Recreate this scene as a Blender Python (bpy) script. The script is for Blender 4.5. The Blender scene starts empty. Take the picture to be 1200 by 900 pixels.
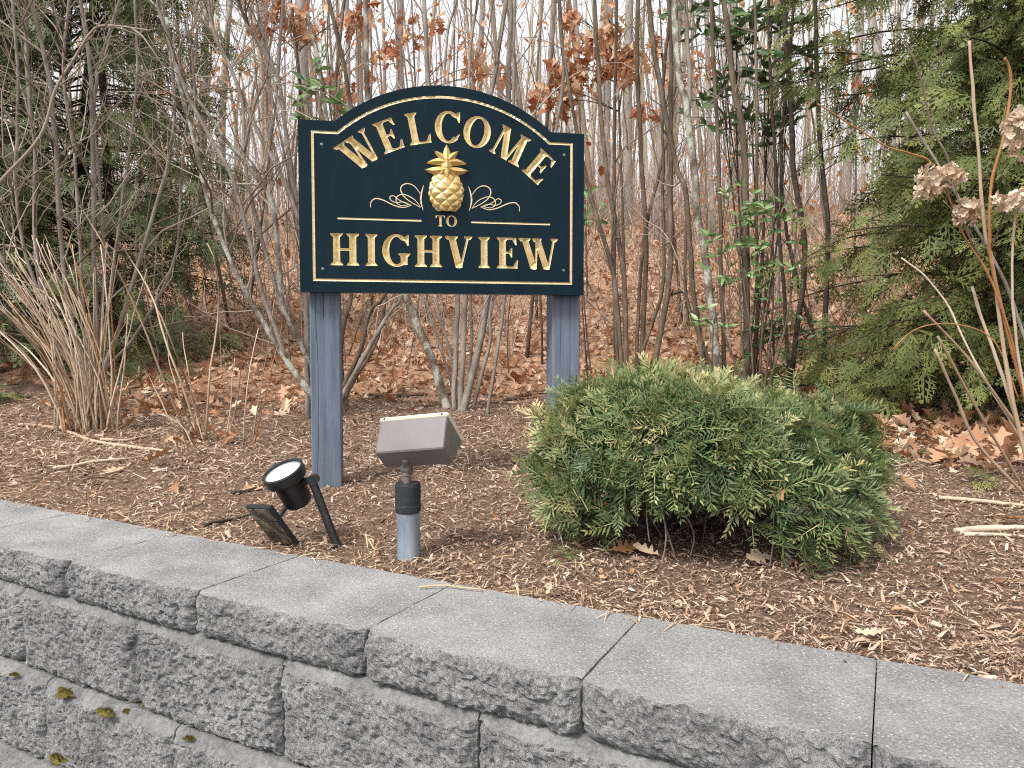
import bpy, math
import numpy as np
from mathutils import Vector, Matrix
from mathutils.geometry import delaunay_2d_cdt

R = math.radians
scene = bpy.context.scene
col = scene.collection
rng = np.random.default_rng(7)

# ------------------------------------------------------------------ camera
FPX, CAMZ, PITCH = 860.0, 0.475, math.atan(45 / 860.0)   # focal length in pixels of a 1200 px wide frame
cam_d = bpy.data.cameras.new('camera')
cam_d.sensor_width = 36.0
cam_d.lens = 36.0 * FPX / 1200.0
cam_d.clip_start = 0.02
cam_d.clip_end = 600
cam = bpy.data.objects.new('camera', cam_d)
col.objects.link(cam)
cam.location = (0, 0, CAMZ)
cam.rotation_euler = (math.pi / 2 - PITCH, 0, 0)
scene.camera = cam

# ------------------------------------------------------------------ sky, sun, exposure
SUN_EL, SUN_AZ = R(52), R(222)           # azimuth clockwise from +Y
world = bpy.data.worlds.new('World')
scene.world = world
world.use_nodes = True
wn, wl = world.node_tree.nodes, world.node_tree.links
bg = wn['Background']
sky = wn.new('ShaderNodeTexSky')
sky.sky_type = 'NISHITA'
sky.sun_disc = False
sky.sun_elevation = SUN_EL
sky.sun_rotation = SUN_AZ
sky.air_density = 1.0
sky.dust_density = 6.0
hs = wn.new('ShaderNodeHueSaturation')
hs.inputs['Saturation'].default_value = 0.14     # an overcast sky: nearly white
hs.inputs['Value'].default_value = 1.0
wl.new(sky.outputs[0], hs.inputs['Color'])
mixw = wn.new('ShaderNodeMix')                      # even cloud cover with the clear sky's gradient faintly through it
mixw.data_type = 'RGBA'
mixw.inputs[0].default_value = 0.82
mixw.inputs[7].default_value = (2.8, 2.78, 2.86, 1)
wl.new(hs.outputs[0], mixw.inputs[6])
wl.new(mixw.outputs[2], bg.inputs['Color'])
bg.inputs['Strength'].default_value = 0.15

sun_d = bpy.data.lights.new('sun', 'SUN')
sun_d.energy = 1.5
sun_d.angle = R(14)
sun_d.color = (1.0, 0.96, 0.9)
sun = bpy.data.objects.new('sun', sun_d)
col.objects.link(sun)
sd = Vector((math.sin(SUN_AZ) * math.cos(SUN_EL), math.cos(SUN_AZ) * math.cos(SUN_EL), math.sin(SUN_EL)))
sun.rotation_euler = sd.to_track_quat('Z', 'Y').to_euler()
sun.location = (0, -3, 8)

scene.view_settings.view_transform = 'Standard'
scene.view_settings.look = 'None'
scene.view_settings.gamma = 1.0
scene.view_settings.exposure = 1.38
scene.render.engine = 'CYCLES'
scene.cycles.use_denoising = False
scene.cycles.filter_width = 1.1
scene.cycles.sample_clamp_indirect = 4.0
scene.cycles.max_bounces = 8
scene.cycles.transparent_max_bounces = 8

# ------------------------------------------------------------------ helpers
def vhash(i, j, k, seed=0):
    h = (i.astype(np.int64) * 374761393 + j.astype(np.int64) * 668265263 + k.astype(np.int64) * 2147483647 + seed * 144665) & 0xffffffff
    h = ((h ^ (h >> 13)) * 1274126177) & 0xffffffff
    h = ((h ^ (h >> 16)) * 2246822519) & 0xffffffff
    return ((h ^ (h >> 15)) & 0xffffff) / float(0xffffff)

def vnoise(p, seed=0):
    """smooth value noise, -1..1, for an (N,3) array"""
    p = np.asarray(p, float)
    f = np.floor(p).astype(np.int64)
    t = p - f
    t = t * t * (3 - 2 * t)
    out = 0
    for a in (0, 1):
        for b in (0, 1):
            for c in (0, 1):
                w = (t[:, 0] if a else 1 - t[:, 0]) * (t[:, 1] if b else 1 - t[:, 1]) * (t[:, 2] if c else 1 - t[:, 2])
                out = out + w * vhash(f[:, 0] + a, f[:, 1] + b, f[:, 2] + c, seed)
    return out * 2 - 1

def fbm(p, oct=3, seed=0, gain=0.5):
    p = np.asarray(p, float)
    o, a = 0, 1.0
    for k in range(oct):
        o = o + a * vnoise(p * 2 ** k + 17.3 * k, seed + k)
        a *= gain
    return o

def at(px, py, Y):
    """world point at distance Y in front of the viewpoint, seen in direction (px, py) of the 1200x900 frame"""
    a, b = (px - 600) / FPX, -(py - 450) / FPX
    c, s = math.cos(PITCH), math.sin(PITCH)
    d = np.array([a, c + b * s, -s + b * c])
    return np.array([0, 0, CAMZ]) + d * (Y / d[1])

WALL_PTS = np.array([(-1.30, 1.772), (-.985, 1.594), (-.615, 1.400), (-.249, 1.205), (.096, 1.010), (.426, .848)])
WP = np.polyfit(WALL_PTS[:, 0], WALL_PTS[:, 1], 2)
def wall_y(x):
    """front edge of the wall cap, straight beyond the part in view"""
    x = np.asarray(x, float)
    xc = np.clip(x, -2.0, 1.2)
    return WP[0] * xc ** 2 + WP[1] * xc + WP[2] + (2 * WP[0] * xc + WP[1]) * (x - xc)
def wall_dir(x):
    xc = np.clip(x, -2.0, 1.2)
    s = 2 * WP[0] * xc + WP[1]
    t = np.array([1.0, s]) / math.hypot(1, s)
    return t, np.array([-t[1], t[0]])       # along, and inward (away from the road)

def gz(x, y):
    x, y = np.asarray(x, float), np.asarray(y, float)
    y0 = 4.9 - 0.28 * np.clip(x, 0, 3) + 0.10 * np.clip(-x - 1, 0, 4)
    k = 0.5
    ramp = k * np.logaddexp(0, (y - y0) / k)
    far = np.clip(y - 16, 0, None)                       # the slope eases off towards its top
    z = 0.012 * np.clip(y - 1.6, 0, 4) + 0.235 * ramp - 0.0009 * np.minimum(far, 90) ** 2
    p = np.stack([np.ravel(x), np.ravel(y), np.zeros(x.size)], -1)
    amp = np.ravel(np.clip((y - 1.0) * .3, .25, 1.0))
    n = (0.035 * vnoise(p * 1.1, 3) + 0.016 * vnoise(p * 3.3, 4) + 0.006 * vnoise(p * 9, 5)) * amp
    dw = np.clip((y - wall_y(x) - .27) / .6, 0, 1)         # flush with the cap where the bed meets it
    return (z + n.reshape(x.shape)) * dw - 0.014 * (1 - dw)

def gp(px, py):
    """where the line of sight of a pixel meets the ground"""
    Y = 1.0
    for i in range(600):
        p = at(px, py, Y)
        if p[2] <= float(gz(p[0], p[1])):
            return np.array([p[0], p[1], float(gz(p[0], p[1]))])
        Y += 0.02
    return p

class MB:
    """collects geometry; build() links it as ONE mesh object"""
    def __init__(self):
        self.v, self.f, self.t, self.n = [], [], [], 0
    def add(self, v, faces, tint=0.5):
        v = np.asarray(v, float)
        for f in (faces if isinstance(faces, list) else [faces]):
            f = np.asarray(f, np.int64)
            if f.ndim == 1: f = f[None]
            self.f.append(f + self.n)
        self.v.append(v)
        self.t.append(np.broadcast_to(np.asarray(tint, float), (len(v),)))
        self.n += len(v)
        return self
    def inst(self, tmpl, M, T, tint=None):
        """many transformed copies of a template: M (N,3,3), T (N,3)"""
        v, f, tv = tmpl
        N, m = len(T), len(v)
        if N == 0: return self
        V = np.einsum('nij,mj->nmi', M, v) + T[:, None, :]
        off = (np.arange(N) * m)[:, None, None]
        t = tv[None] + (0 if tint is None else np.asarray(tint)[:, None])
        self.add(V.reshape(-1, 3), (np.asarray(f)[None] + off).reshape(-1, np.asarray(f).shape[1]), np.broadcast_to(t, (N, m)).ravel())
        return self
    def mesh(self, name, mat, smooth=False):
        me = bpy.data.meshes.new(name)
        V = np.concatenate(self.v)
        tot = np.concatenate([np.full(len(f), f.shape[1]) for f in self.f])
        lp = np.concatenate([f.ravel() for f in self.f])
        me.vertices.add(len(V)); me.vertices.foreach_set('co', V.astype(np.float32).ravel())
        me.loops.add(len(lp)); me.loops.foreach_set('vertex_index', lp.astype(np.int32))
        me.polygons.add(len(tot))
        me.polygons.foreach_set('loop_start', np.concatenate([[0], np.cumsum(tot)[:-1]]).astype(np.int32))
        me.polygons.foreach_set('use_smooth', np.full(len(tot), smooth))
        a = me.attributes.new('tint', 'FLOAT', 'POINT')
        a.data.foreach_set('value', np.concatenate(self.t).astype(np.float32))
        me.update(calc_edges=True)
        me.validate()
        me.materials.append(mat)
        return me
    def build(self, name, mat, parent=None, smooth=False, loc=None):
        return link(name, self.mesh(name, mat, smooth), parent, loc)

def link(name, me, parent=None, loc=None, rot=None, scale=None):
    o = bpy.data.objects.new(name, me)
    col.objects.link(o)
    if parent is not None: o.parent = parent
    if loc is not None: o.location = loc
    if rot is not None: o.rotation_euler = rot
    if scale is not None: o.scale = scale
    return o
def tag(o, label=None, cat=None, group=None, kind=None):
    for k, v in (('label', label), ('category', cat), ('group', group), ('kind', kind)):
        if v: o[k] = v
    return o
def thing(name, label, cat, loc=(0, 0, 0), group=None):
    e = bpy.data.objects.new(name, None)
    e.empty_display_size = 0.05
    col.objects.link(e)
    e.location = loc
    return tag(e, label, cat, group)

def tube(mb, pts, rad, n=6, tint=0.5, cap=True):
    pts = np.asarray(pts, float)
    m = len(pts)
    rad = np.broadcast_to(np.asarray(rad, float), (m,))
    d = np.gradient(pts, axis=0)
    d /= np.linalg.norm(d, axis=1, keepdims=True) + 1e-12
    ref = np.array([0, 0, 1.0]) if abs(d[0, 2]) < .8 else np.array([1.0, 0, 0])
    a = np.cross(d, ref)
    a /= np.linalg.norm(a, axis=1, keepdims=True) + 1e-12
    b = np.cross(d, a)
    th = np.arange(n) * 2 * math.pi / n
    V = pts[:, None] + rad[:, None, None] * (np.cos(th)[None, :, None] * a[:, None] + np.sin(th)[None, :, None] * b[:, None])
    i = np.arange(m - 1)[:, None] * n
    j = np.arange(n)[None]
    jn = (j + 1) % n
    F = np.stack([i + j, i + jn, i + n + jn, i + n + j], -1).reshape(-1, 4)
    fs = [F]
    if cap:
        fs += [np.arange(n)[::-1][None], ((m - 1) * n + np.arange(n))[None]]
    t = np.broadcast_to(np.asarray(tint, float), (m,)) if np.ndim(tint) else np.full(m, tint)
    mb.add(V.reshape(-1, 3), fs, np.repeat(t, n))
    return mb

def box(mb, c, s, M=None, tint=0.5, bev=0.0):
    """box with optional chamfered edges, c centre, s size"""
    s = np.asarray(s, float) / 2
    if bev <= 0:
        v = np.array([[x, y, z] for x in (-1, 1) for y in (-1, 1) for z in (-1, 1)], float) * s
        f = [np.array([[0, 1, 3, 2], [4, 6, 7, 5], [0, 4, 5, 1], [2, 3, 7, 6], [0, 2, 6, 4], [1, 5, 7, 3]])]
    else:
        v, f4, f3, ix = [], [], [], {}
        for sx in (-1, 1):
            for sy in (-1, 1):
                for sz in (-1, 1):
                    for ax in range(3):
                        q = np.array([sx, sy, sz], float) * (s - bev)
                        q[ax] = (sx, sy, sz)[ax] * s[ax]
                        ix[(sx, sy, sz, ax)] = len(v); v.append(q)
                    f3.append([ix[(sx, sy, sz, a)] for a in range(3)])
        for ax in range(3):
            o1, o2 = [k for k in range(3) if k != ax]
            for sg in (-1, 1):
                q = []
                for a, b in ((-1, -1), (1, -1), (1, 1), (-1, 1)):
                    k = [0, 0, 0]; k[ax] = sg; k[o1] = a; k[o2] = b
                    q.append(ix[(*k, ax)])
                f4.append(q)
            for a in (-1, 1):
                for b in (-1, 1):
                    k1 = [0, 0, 0]; k1[ax] = -1; k1[o1] = a; k1[o2] = b
                    k2 = list(k1); k2[ax] = 1
                    f4.append([ix[(*k1, o1)], ix[(*k2, o1)], ix[(*k2, o2)], ix[(*k1, o2)]])
        v = np.array(v); f = [np.array(f4), np.array(f3)]
    v = np.asarray(v)
    if M is not None: v = v @ np.asarray(M).T
    return mb.add(v + np.asarray(c, float), f, tint)

def fix_normals(o):
    import bmesh
    bm = bmesh.new(); bm.from_mesh(o.data)
    bmesh.ops.recalc_face_normals(bm, faces=bm.faces)
    bm.to_mesh(o.data); bm.free()
    return o

def rotz(a):
    a = np.asarray(a, float); c, s, o, l = np.cos(a), np.sin(a), np.zeros_like(a), np.ones_like(a)
    return np.stack([np.stack([c, -s, o], -1), np.stack([s, c, o], -1), np.stack([o, o, l], -1)], -2)
def rotx(a):
    a = np.asarray(a, float); c, s, o, l = np.cos(a), np.sin(a), np.zeros_like(a), np.ones_like(a)
    return np.stack([np.stack([l, o, o], -1), np.stack([o, c, -s], -1), np.stack([o, s, c], -1)], -2)
def roty(a):
    a = np.asarray(a, float); c, s, o, l = np.cos(a), np.sin(a), np.zeros_like(a), np.ones_like(a)
    return np.stack([np.stack([c, o, s], -1), np.stack([o, l, o], -1), np.stack([-s, o, c], -1)], -2)
def frame(d, up=None):
    """rotation whose local +Y runs along d (N,3), local +Z as near `up` as it can"""
    d = np.atleast_2d(np.asarray(d, float)); d = d / (np.linalg.norm(d, axis=1, keepdims=True) + 1e-12)
    up = np.array([[0, 0, 1.0]]) if up is None else np.atleast_2d(up)
    x = np.cross(d, np.broadcast_to(up, d.shape)); nx = np.linalg.norm(x, axis=1, keepdims=True)
    x = np.where(nx < 1e-4, np.array([[1.0, 0, 0]]), x / (nx + 1e-12))
    z = np.cross(x, d)
    return np.stack([x, d, z], -1)

def spline(pts, n):
    """smooth curve through points"""
    p = np.asarray(pts, float)
    if len(p) == 2:
        return p[0] + (p[1] - p[0]) * np.linspace(0, 1, n)[:, None]
    q = np.vstack([2 * p[0] - p[1], p, 2 * p[-1] - p[-2]])
    u = np.linspace(0, len(p) - 1 - 1e-9, n)
    i = u.astype(int); t = (u - i)[:, None]
    a, b, c, d = q[i], q[i + 1], q[i + 2], q[i + 3]
    return 0.5 * (2 * b + (c - a) * t + (2 * a - 5 * b + 4 * c - d) * t ** 2 + (3 * b - a - 3 * c + d) * t ** 3)

# ------------------------------------------------------------------ materials
def mat(name, ramp, src='noise', scale=8.0, detail=4.0, rough=0.8, spec=0.3, metal=0.0, bump=None, transl=0.0, vary=None, stretch=None, coat=0.0, speck=None, bump2=None):
    """ramp: [(position, colour)]; src: what drives it (noise / island / tint / object); vary: (scale, amount) noise added to the driver;
    bump: (scale, strength, distance); stretch: scaling of the object coordinates; speck: (scale, size, colour) small grains of another colour"""
    m = bpy.data.materials.new(name)
    m.use_nodes = True
    nt = m.node_tree; N, L = nt.nodes, nt.links
    b = N['Principled BSDF']
    b.inputs['Roughness'].default_value = rough
    b.inputs['Specular IOR Level'].default_value = spec
    b.inputs['Metallic'].default_value = metal
    b.inputs['Coat Weight'].default_value = coat
    tc = N.new('ShaderNodeTexCoord'); vec = tc.outputs['Object']
    if stretch:
        mp = N.new('ShaderNodeMapping'); mp.inputs['Scale'].default_value = stretch
        L.new(vec, mp.inputs['Vector']); vec = mp.outputs[0]
    def noise(sc, de=4.0, ro=.6):
        n = N.new('ShaderNodeTexNoise'); n.inputs['Scale'].default_value = sc; n.inputs['Detail'].default_value = de
        n.inputs['Roughness'].default_value = ro
        L.new(vec, n.inputs['Vector']); return n.outputs['Fac']
    if src == 'noise': fac = noise(scale, detail)
    elif src == 'island': fac = N.new('ShaderNodeNewGeometry').outputs['Random Per Island']
    elif src == 'object': fac = N.new('ShaderNodeObjectInfo').outputs['Random']
    else:
        a = N.new('ShaderNodeAttribute'); a.attribute_name = 'tint'; fac = a.outputs['Fac']
    if vary:
        ma = N.new('ShaderNodeMath'); ma.operation = 'MULTIPLY_ADD'
        L.new(noise(vary[0]), ma.inputs[0]); ma.inputs[1].default_value = vary[1]; ma.inputs[2].default_value = -vary[1] / 2
        ad = N.new('ShaderNodeMath'); ad.operation = 'ADD'; ad.use_clamp = True
        L.new(fac, ad.inputs[0]); L.new(ma.outputs[0], ad.inputs[1]); fac = ad.outputs[0]
    cr = N.new('ShaderNodeValToRGB')
    e = cr.color_ramp.elements
    while len(e) < len(ramp): e.new(0.5)
    for k, (p, c) in enumerate(ramp):
        e[k].position = p; e[k].color = (*c, 1)
    L.new(fac, cr.inputs[0]); colour = cr.outputs[0]
    if speck:
        vo = N.new('ShaderNodeTexVoronoi'); vo.inputs['Scale'].default_value = speck[0]; L.new(vec, vo.inputs['Vector'])
        lt = N.new('ShaderNodeMath'); lt.operation = 'LESS_THAN'; lt.inputs[1].default_value = speck[1]; L.new(vo.outputs['Distance'], lt.inputs[0])
        sx = N.new('ShaderNodeSeparateColor'); L.new(vo.outputs['Color'], sx.inputs[0])
        gt = N.new('ShaderNodeMath'); gt.operation = 'GREATER_THAN'; gt.inputs[1].default_value = .55; L.new(sx.outputs[0], gt.inputs[0])
        mu = N.new('ShaderNodeMath'); mu.operation = 'MULTIPLY'; L.new(lt.outputs[0], mu.inputs[0]); L.new(gt.outputs[0], mu.inputs[1])
        mx = N.new('ShaderNodeMix'); mx.data_type = 'RGBA'; L.new(mu.outputs[0], mx.inputs[0]); L.new(colour, mx.inputs[6]); mx.inputs[7].default_value = (*speck[2], 1)
        colour = mx.outputs[2]
    L.new(colour, b.inputs['Base Color'])
    last = None
    for bp in (bump, bump2):
        if bp:
            bn = N.new('ShaderNodeBump'); bn.inputs['Strength'].default_value = bp[1]; bn.inputs['Distance'].default_value = bp[2]
            L.new(noise(bp[0], 6, .65), bn.inputs['Height'])
            if last: L.new(last.outputs[0], bn.inputs['Normal'])
            L.new(bn.outputs[0], b.inputs['Normal']); last = bn
    if transl > 0:
        t = N.new('ShaderNodeBsdfTranslucent'); L.new(colour, t.inputs['Color'])
        ms = N.new('ShaderNodeMixShader'); ms.inputs[0].default_value = transl
        L.new(b.outputs[0], ms.inputs[1]); L.new(t.outputs[0], ms.inputs[2])
        L.new(ms.outputs[0], N['Material Output'].inputs['Surface'])
    return m

M = {}
M['concrete_top'] = mat('concrete_top', [(.2, (.21, .21, .207)), (.5, (.345, .345, .338)), (.8, (.47, .47, .46))], scale=7, detail=10, rough=.9, spec=.2, bump=(300, 1, .006), bump2=(90, .5, .008), speck=(150, .25, (.55, .545, .53)), vary=(200, 1.1))
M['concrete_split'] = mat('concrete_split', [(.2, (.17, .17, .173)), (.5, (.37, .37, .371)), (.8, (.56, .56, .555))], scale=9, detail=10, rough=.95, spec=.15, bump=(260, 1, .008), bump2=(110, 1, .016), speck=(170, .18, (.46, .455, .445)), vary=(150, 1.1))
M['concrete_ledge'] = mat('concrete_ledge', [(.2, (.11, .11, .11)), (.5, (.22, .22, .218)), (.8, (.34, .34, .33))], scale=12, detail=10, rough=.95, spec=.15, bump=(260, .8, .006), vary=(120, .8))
M['soil'] = mat('soil', [(.25, (.10, .062, .043)), (.55, (.21, .138, .097)), (.8, (.33, .225, .165))], scale=55, detail=9, rough=1, spec=.1, bump=(120, 1, .012), vary=(150, .7))
M['leaf_floor'] = mat('leaf_floor', [(.3, (.21, .105, .06)), (.45, (.41, .24, .15)), (.55, (.53, .34, .23)), (.7, (.64, .47, .34))], scale=16, detail=4, rough=.9, spec=.15, bump=(18, 1, .06))
M['mulch'] = mat('mulch', [(0, (.145, .095, .067)), (.3, (.29, .198, .143)), (.62, (.43, .308, .23)), (.88, (.54, .41, .32)), (.98, (.63, .51, .42)), (1, (.74, .65, .57))], src='island', rough=.9, spec=.15, vary=(2, .25))
M['straw'] = mat('straw', [(0, (.34, .22, .13)), (.6, (.5, .37, .24)), (1, (.66, .54, .38))], src='island', rough=.7, spec=.3)
M['litter'] = mat('litter', [(0, (.18, .075, .035)), (.2, (.36, .17, .085)), (.45, (.52, .305, .185)), (.75, (.63, .42, .285)), (1, (.75, .59, .45))], src='island', rough=.75, spec=.25, transl=.15, vary=(25, .25))
M['dry_leaf'] = mat('dry_leaf', [(0, (.34, .17, .08)), (.5, (.48, .30, .18)), (1, (.60, .46, .33))], src='object', rough=.75, spec=.25, transl=.15, vary=(60, .3))
M['orange_leaf'] = mat('orange_leaf', [(0, (.27, .09, .04)), (.35, (.47, .20, .09)), (.7, (.60, .33, .18)), (1, (.70, .49, .33))], src='island', rough=.6, spec=.3, transl=.35)
M['bark_grey'] = mat('bark_grey', [(.25, (.13, .105, .085)), (.5, (.25, .215, .18)), (.75, (.40, .37, .33))], scale=22, detail=7, rough=.9, spec=.2, stretch=(1, 1, .3), bump=(60, .8, .01))
M['bark_brown'] = mat('bark_brown', [(.25, (.055, .04, .03)), (.5, (.125, .095, .068)), (.75, (.24, .195, .15))], scale=20, detail=7, rough=.9, spec=.2, stretch=(1, 1, .3), bump=(60, .8, .01))
M['bark_dark'] = mat('bark_dark', [(.3, (.03, .024, .018)), (.7, (.10, .08, .06))], scale=25, rough=.9, spec=.2, bump=(60, .8, .01))
M['bark_lichen'] = mat('bark_lichen', [(.36, (.12, .095, .07)), (.5, (.24, .21, .17)), (.56, (.42, .42, .36)), (.75, (.5, .5, .44))], scale=16, detail=6, rough=.95, spec=.1, stretch=(1, 1, .6), bump=(70, .8, .01))
M['bark_tree'] = mat('bark_tree', [(.3, (.2, .175, .16)), (.55, (.33, .30, .28)), (.75, (.45, .42, .40))], scale=6, detail=8, rough=.95, spec=.1, stretch=(1, 1, .18), bump=(14, 1, .05))
M['twig'] = mat('twig', [(0, (.14, .10, .075)), (.5, (.28, .22, .175)), (1, (.46, .40, .34))], src='island', rough=.85, spec=.2)
M['twig_red'] = mat('twig_red', [(0, (.11, .06, .05)), (.5, (.2, .13, .11)), (1, (.33, .25, .21))], src='island', rough=.85, spec=.2)
M['far_twig'] = mat('far_twig', [(0, (.19, .145, .105)), (.5, (.32, .26, .20)), (1, (.48, .42, .35))], src='island', rough=.9, spec=.1)
M['brush'] = mat('brush', [(0, (.26, .16, .11)), (.5, (.42, .30, .225)), (1, (.56, .46, .37))], src='island', rough=.9, spec=.15)
M['brush_pale'] = mat('brush_pale', [(0, (.27, .19, .13)), (.5, (.42, .32, .23)), (1, (.55, .47, .36))], src='island', rough=.9, spec=.15)
M['cane'] = mat('cane', [(0, (.24, .155, .095)), (.5, (.42, .31, .215)), (1, (.62, .51, .4))], src='object', rough=.7, spec=.3, vary=(18, .5))
M['cane_orange'] = mat('cane_orange', [(.3, (.28, .11, .035)), (.7, (.42, .2, .08))], scale=20, rough=.6, spec=.35)
M['floret'] = mat('floret', [(0, (.52, .37, .25)), (.5, (.68, .53, .40)), (1, (.82, .72, .60))], src='object', rough=.7, spec=.25, transl=.3)
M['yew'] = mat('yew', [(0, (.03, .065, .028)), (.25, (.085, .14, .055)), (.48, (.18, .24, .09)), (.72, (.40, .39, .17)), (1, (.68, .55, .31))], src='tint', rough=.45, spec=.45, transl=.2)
M['cedar'] = mat('cedar', [(0, (.042, .065, .026)), (.4, (.125, .155, .05)), (.75, (.27, .285, .085)), (1, (.46, .43, .17))], src='tint', rough=.6, spec=.3, transl=.15)
M['hemlock'] = mat('hemlock', [(0, (.04, .062, .03)), (.5, (.12, .15, .058)), (.8, (.25, .265, .085)), (1, (.42, .39, .14))], src='tint', rough=.6, spec=.3, transl=.12)
M['laurel'] = mat('laurel', [(0, (.08, .18, .06)), (.5, (.17, .32, .11)), (1, (.32, .46, .19))], src='object', rough=.35, spec=.5, transl=.25)
M['laurel_dark'] = mat('laurel_dark', [(0, (.035, .09, .035)), (.6, (.075, .155, .055)), (1, (.16, .26, .09))], src='island', rough=.35, spec=.5, transl=.2)
M['lime_haze'] = mat('lime_haze', [(0, (.12, .16, .05)), (1, (.3, .35, .12))], src='island', rough=.6, transl=.3)
M['moss'] = mat('moss', [(.3, (.07, .06, .02)), (.5, (.17, .145, .035)), (.62, (.26, .2, .06)), (.75, (.33, .26, .12))], scale=45, rough=1, spec=.05, bump=(300, 1, .006))
M['paint_navy'] = mat('paint_navy', [(.25, (.003, .0125, .0205)), (.5, (.0045, .0165, .026)), (.72, (.0075, .023, .034)), (.8, (.013, .031, .041))], scale=5, detail=9, rough=.3, spec=.12, stretch=(2.2, 1, .7), bump=(16, .22, .004), bump2=(120, .12, .001), vary=(60, .25))
M['gold'] = mat('gold', [(.3, (.66, .50, .25)), (.5, (.79, .64, .36)), (.75, (.90, .79, .53))], scale=70, detail=6, rough=.33, spec=.5, metal=.62, bump=(180, .35, .003))
M['gold_relief'] = mat('gold_relief', [(.3, (.58, .39, .13)), (.5, (.72, .51, .20)), (.75, (.84, .66, .34))], scale=50, rough=.36, spec=.5, metal=.6, bump=(90, .3, .003))
M['gold_pale'] = mat('gold_pale', [(.3, (.72, .53, .27)), (.7, (.86, .72, .47))], scale=90, rough=.45, spec=.4, metal=.25)
M['post_blue'] = mat('post_blue', [(.3, (.098, .124, .168)), (.55, (.142, .174, .225)), (.75, (.185, .215, .265))], scale=7, detail=8, rough=.75, spec=.25, stretch=(6, 6, .5), bump=(10, .5, .006), vary=(40, .25))
M['crack'] = mat('crack', [(0, (.03, .04, .06)), (1, (.05, .06, .09))], rough=.9)
M['steel'] = mat('steel', [(.3, (.25, .26, .27)), (.7, (.4, .4, .4))], scale=90, rough=.5, metal=.7)
M['bronze'] = mat('bronze', [(.3, (.125, .107, .105)), (.7, (.18, .157, .155))], scale=6, rough=.42, spec=.4, bump=(120, .05, .002), vary=(40, .3))
M['lens_rim'] = mat('lens_rim', [(.3, (.6, .54, .4)), (.7, (.72, .66, .52))], scale=20, rough=.5)
M['black_plastic'] = mat('black_plastic', [(.3, (.011, .012, .014)), (.7, (.02, .021, .024))], scale=30, rough=.38, spec=.5, bump=(150, .08, .002))
M['rubber'] = mat('rubber', [(.3, (.016, .019, .024)), (.7, (.035, .04, .047))], scale=25, rough=.6, stretch=(1, 1, 6), bump=(60, .25, .003))
M['pipe'] = mat('pipe', [(.33, (.06, .07, .085)), (.45, (.16, .2, .25)), (.6, (.26, .31, .37)), (.75, (.42, .46, .5))], scale=14, detail=8, rough=.65, stretch=(1, 1, .35), bump=(60, .2, .003))
M['frosted'] = mat('frosted', [(.3, (.62, .64, .64)), (.7, (.78, .8, .8))], scale=40, rough=.25, coat=.6)
M['solar_cell'] = mat('solar_cell', [(.42, (.014, .014, .018)), (.5, (.05, .045, .04)), (.6, (.15, .13, .10))], scale=22, detail=7, rough=.35, stretch=(1, 3, 1), coat=.3)
M['asphalt'] = mat('asphalt', [(.3, (.09, .09, .09)), (.7, (.14, .14, .138))], scale=200, rough=.9, bump=(300, .5, .005))

# ------------------------------------------------------------------ ground
def ground_sheet():
    xs = np.concatenate([np.linspace(-60, -6, 28)[:-1], np.linspace(-6, -2.6, 35)[:-1], np.linspace(-2.6, 2.4, 110)[:-1], np.linspace(2.4, 6, 35)[:-1], np.linspace(6, 60, 28)])
    ts = np.concatenate([np.linspace(.12, 2.4, 70)[:-1], np.linspace(2.4, 6, 70)[:-1], np.linspace(6, 20, 60)[:-1], np.linspace(20, 90, 30)])
    X, T = np.meshgrid(xs, ts, indexing='ij')
    Y = wall_y(X) + T
    Z = gz(X, Y)
    n, m = X.shape
    i = np.arange(n - 1)[:, None] * m + np.arange(m - 1)[None]
    F = np.stack([i, i + m, i + m + 1, i + 1], -1).reshape(-1, 4)
    mb = MB().add(np.stack([X, Y, Z], -1).reshape(-1, 3), F)
    o = mb.build('ground', M['soil'], smooth=True)
    o.data.materials.append(M['leaf_floor'])                    # the wood's floor lies under old leaves, the bed does not
    ctr = np.stack([X, Y], -1).reshape(-1, 2)[F].mean(1)
    e = 4.75 - 1.0 * np.clip(ctr[:, 0] - .3, 0, 1.9) + .35 * np.clip(-ctr[:, 0] - 1.2, 0, 3)
    o.data.polygons.foreach_set('material_index', (ctr[:, 1] > e).astype(np.int32))
    return tag(o, kind='structure')
ground_sheet()
mb = MB().add([(-120, -120, -.66), (120, -120, -.66), (120, 60, -.66), (-120, 60, -.66)], [[0, 1, 2, 3]])
tag(mb.build('road', M['asphalt']), kind='structure')

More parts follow.
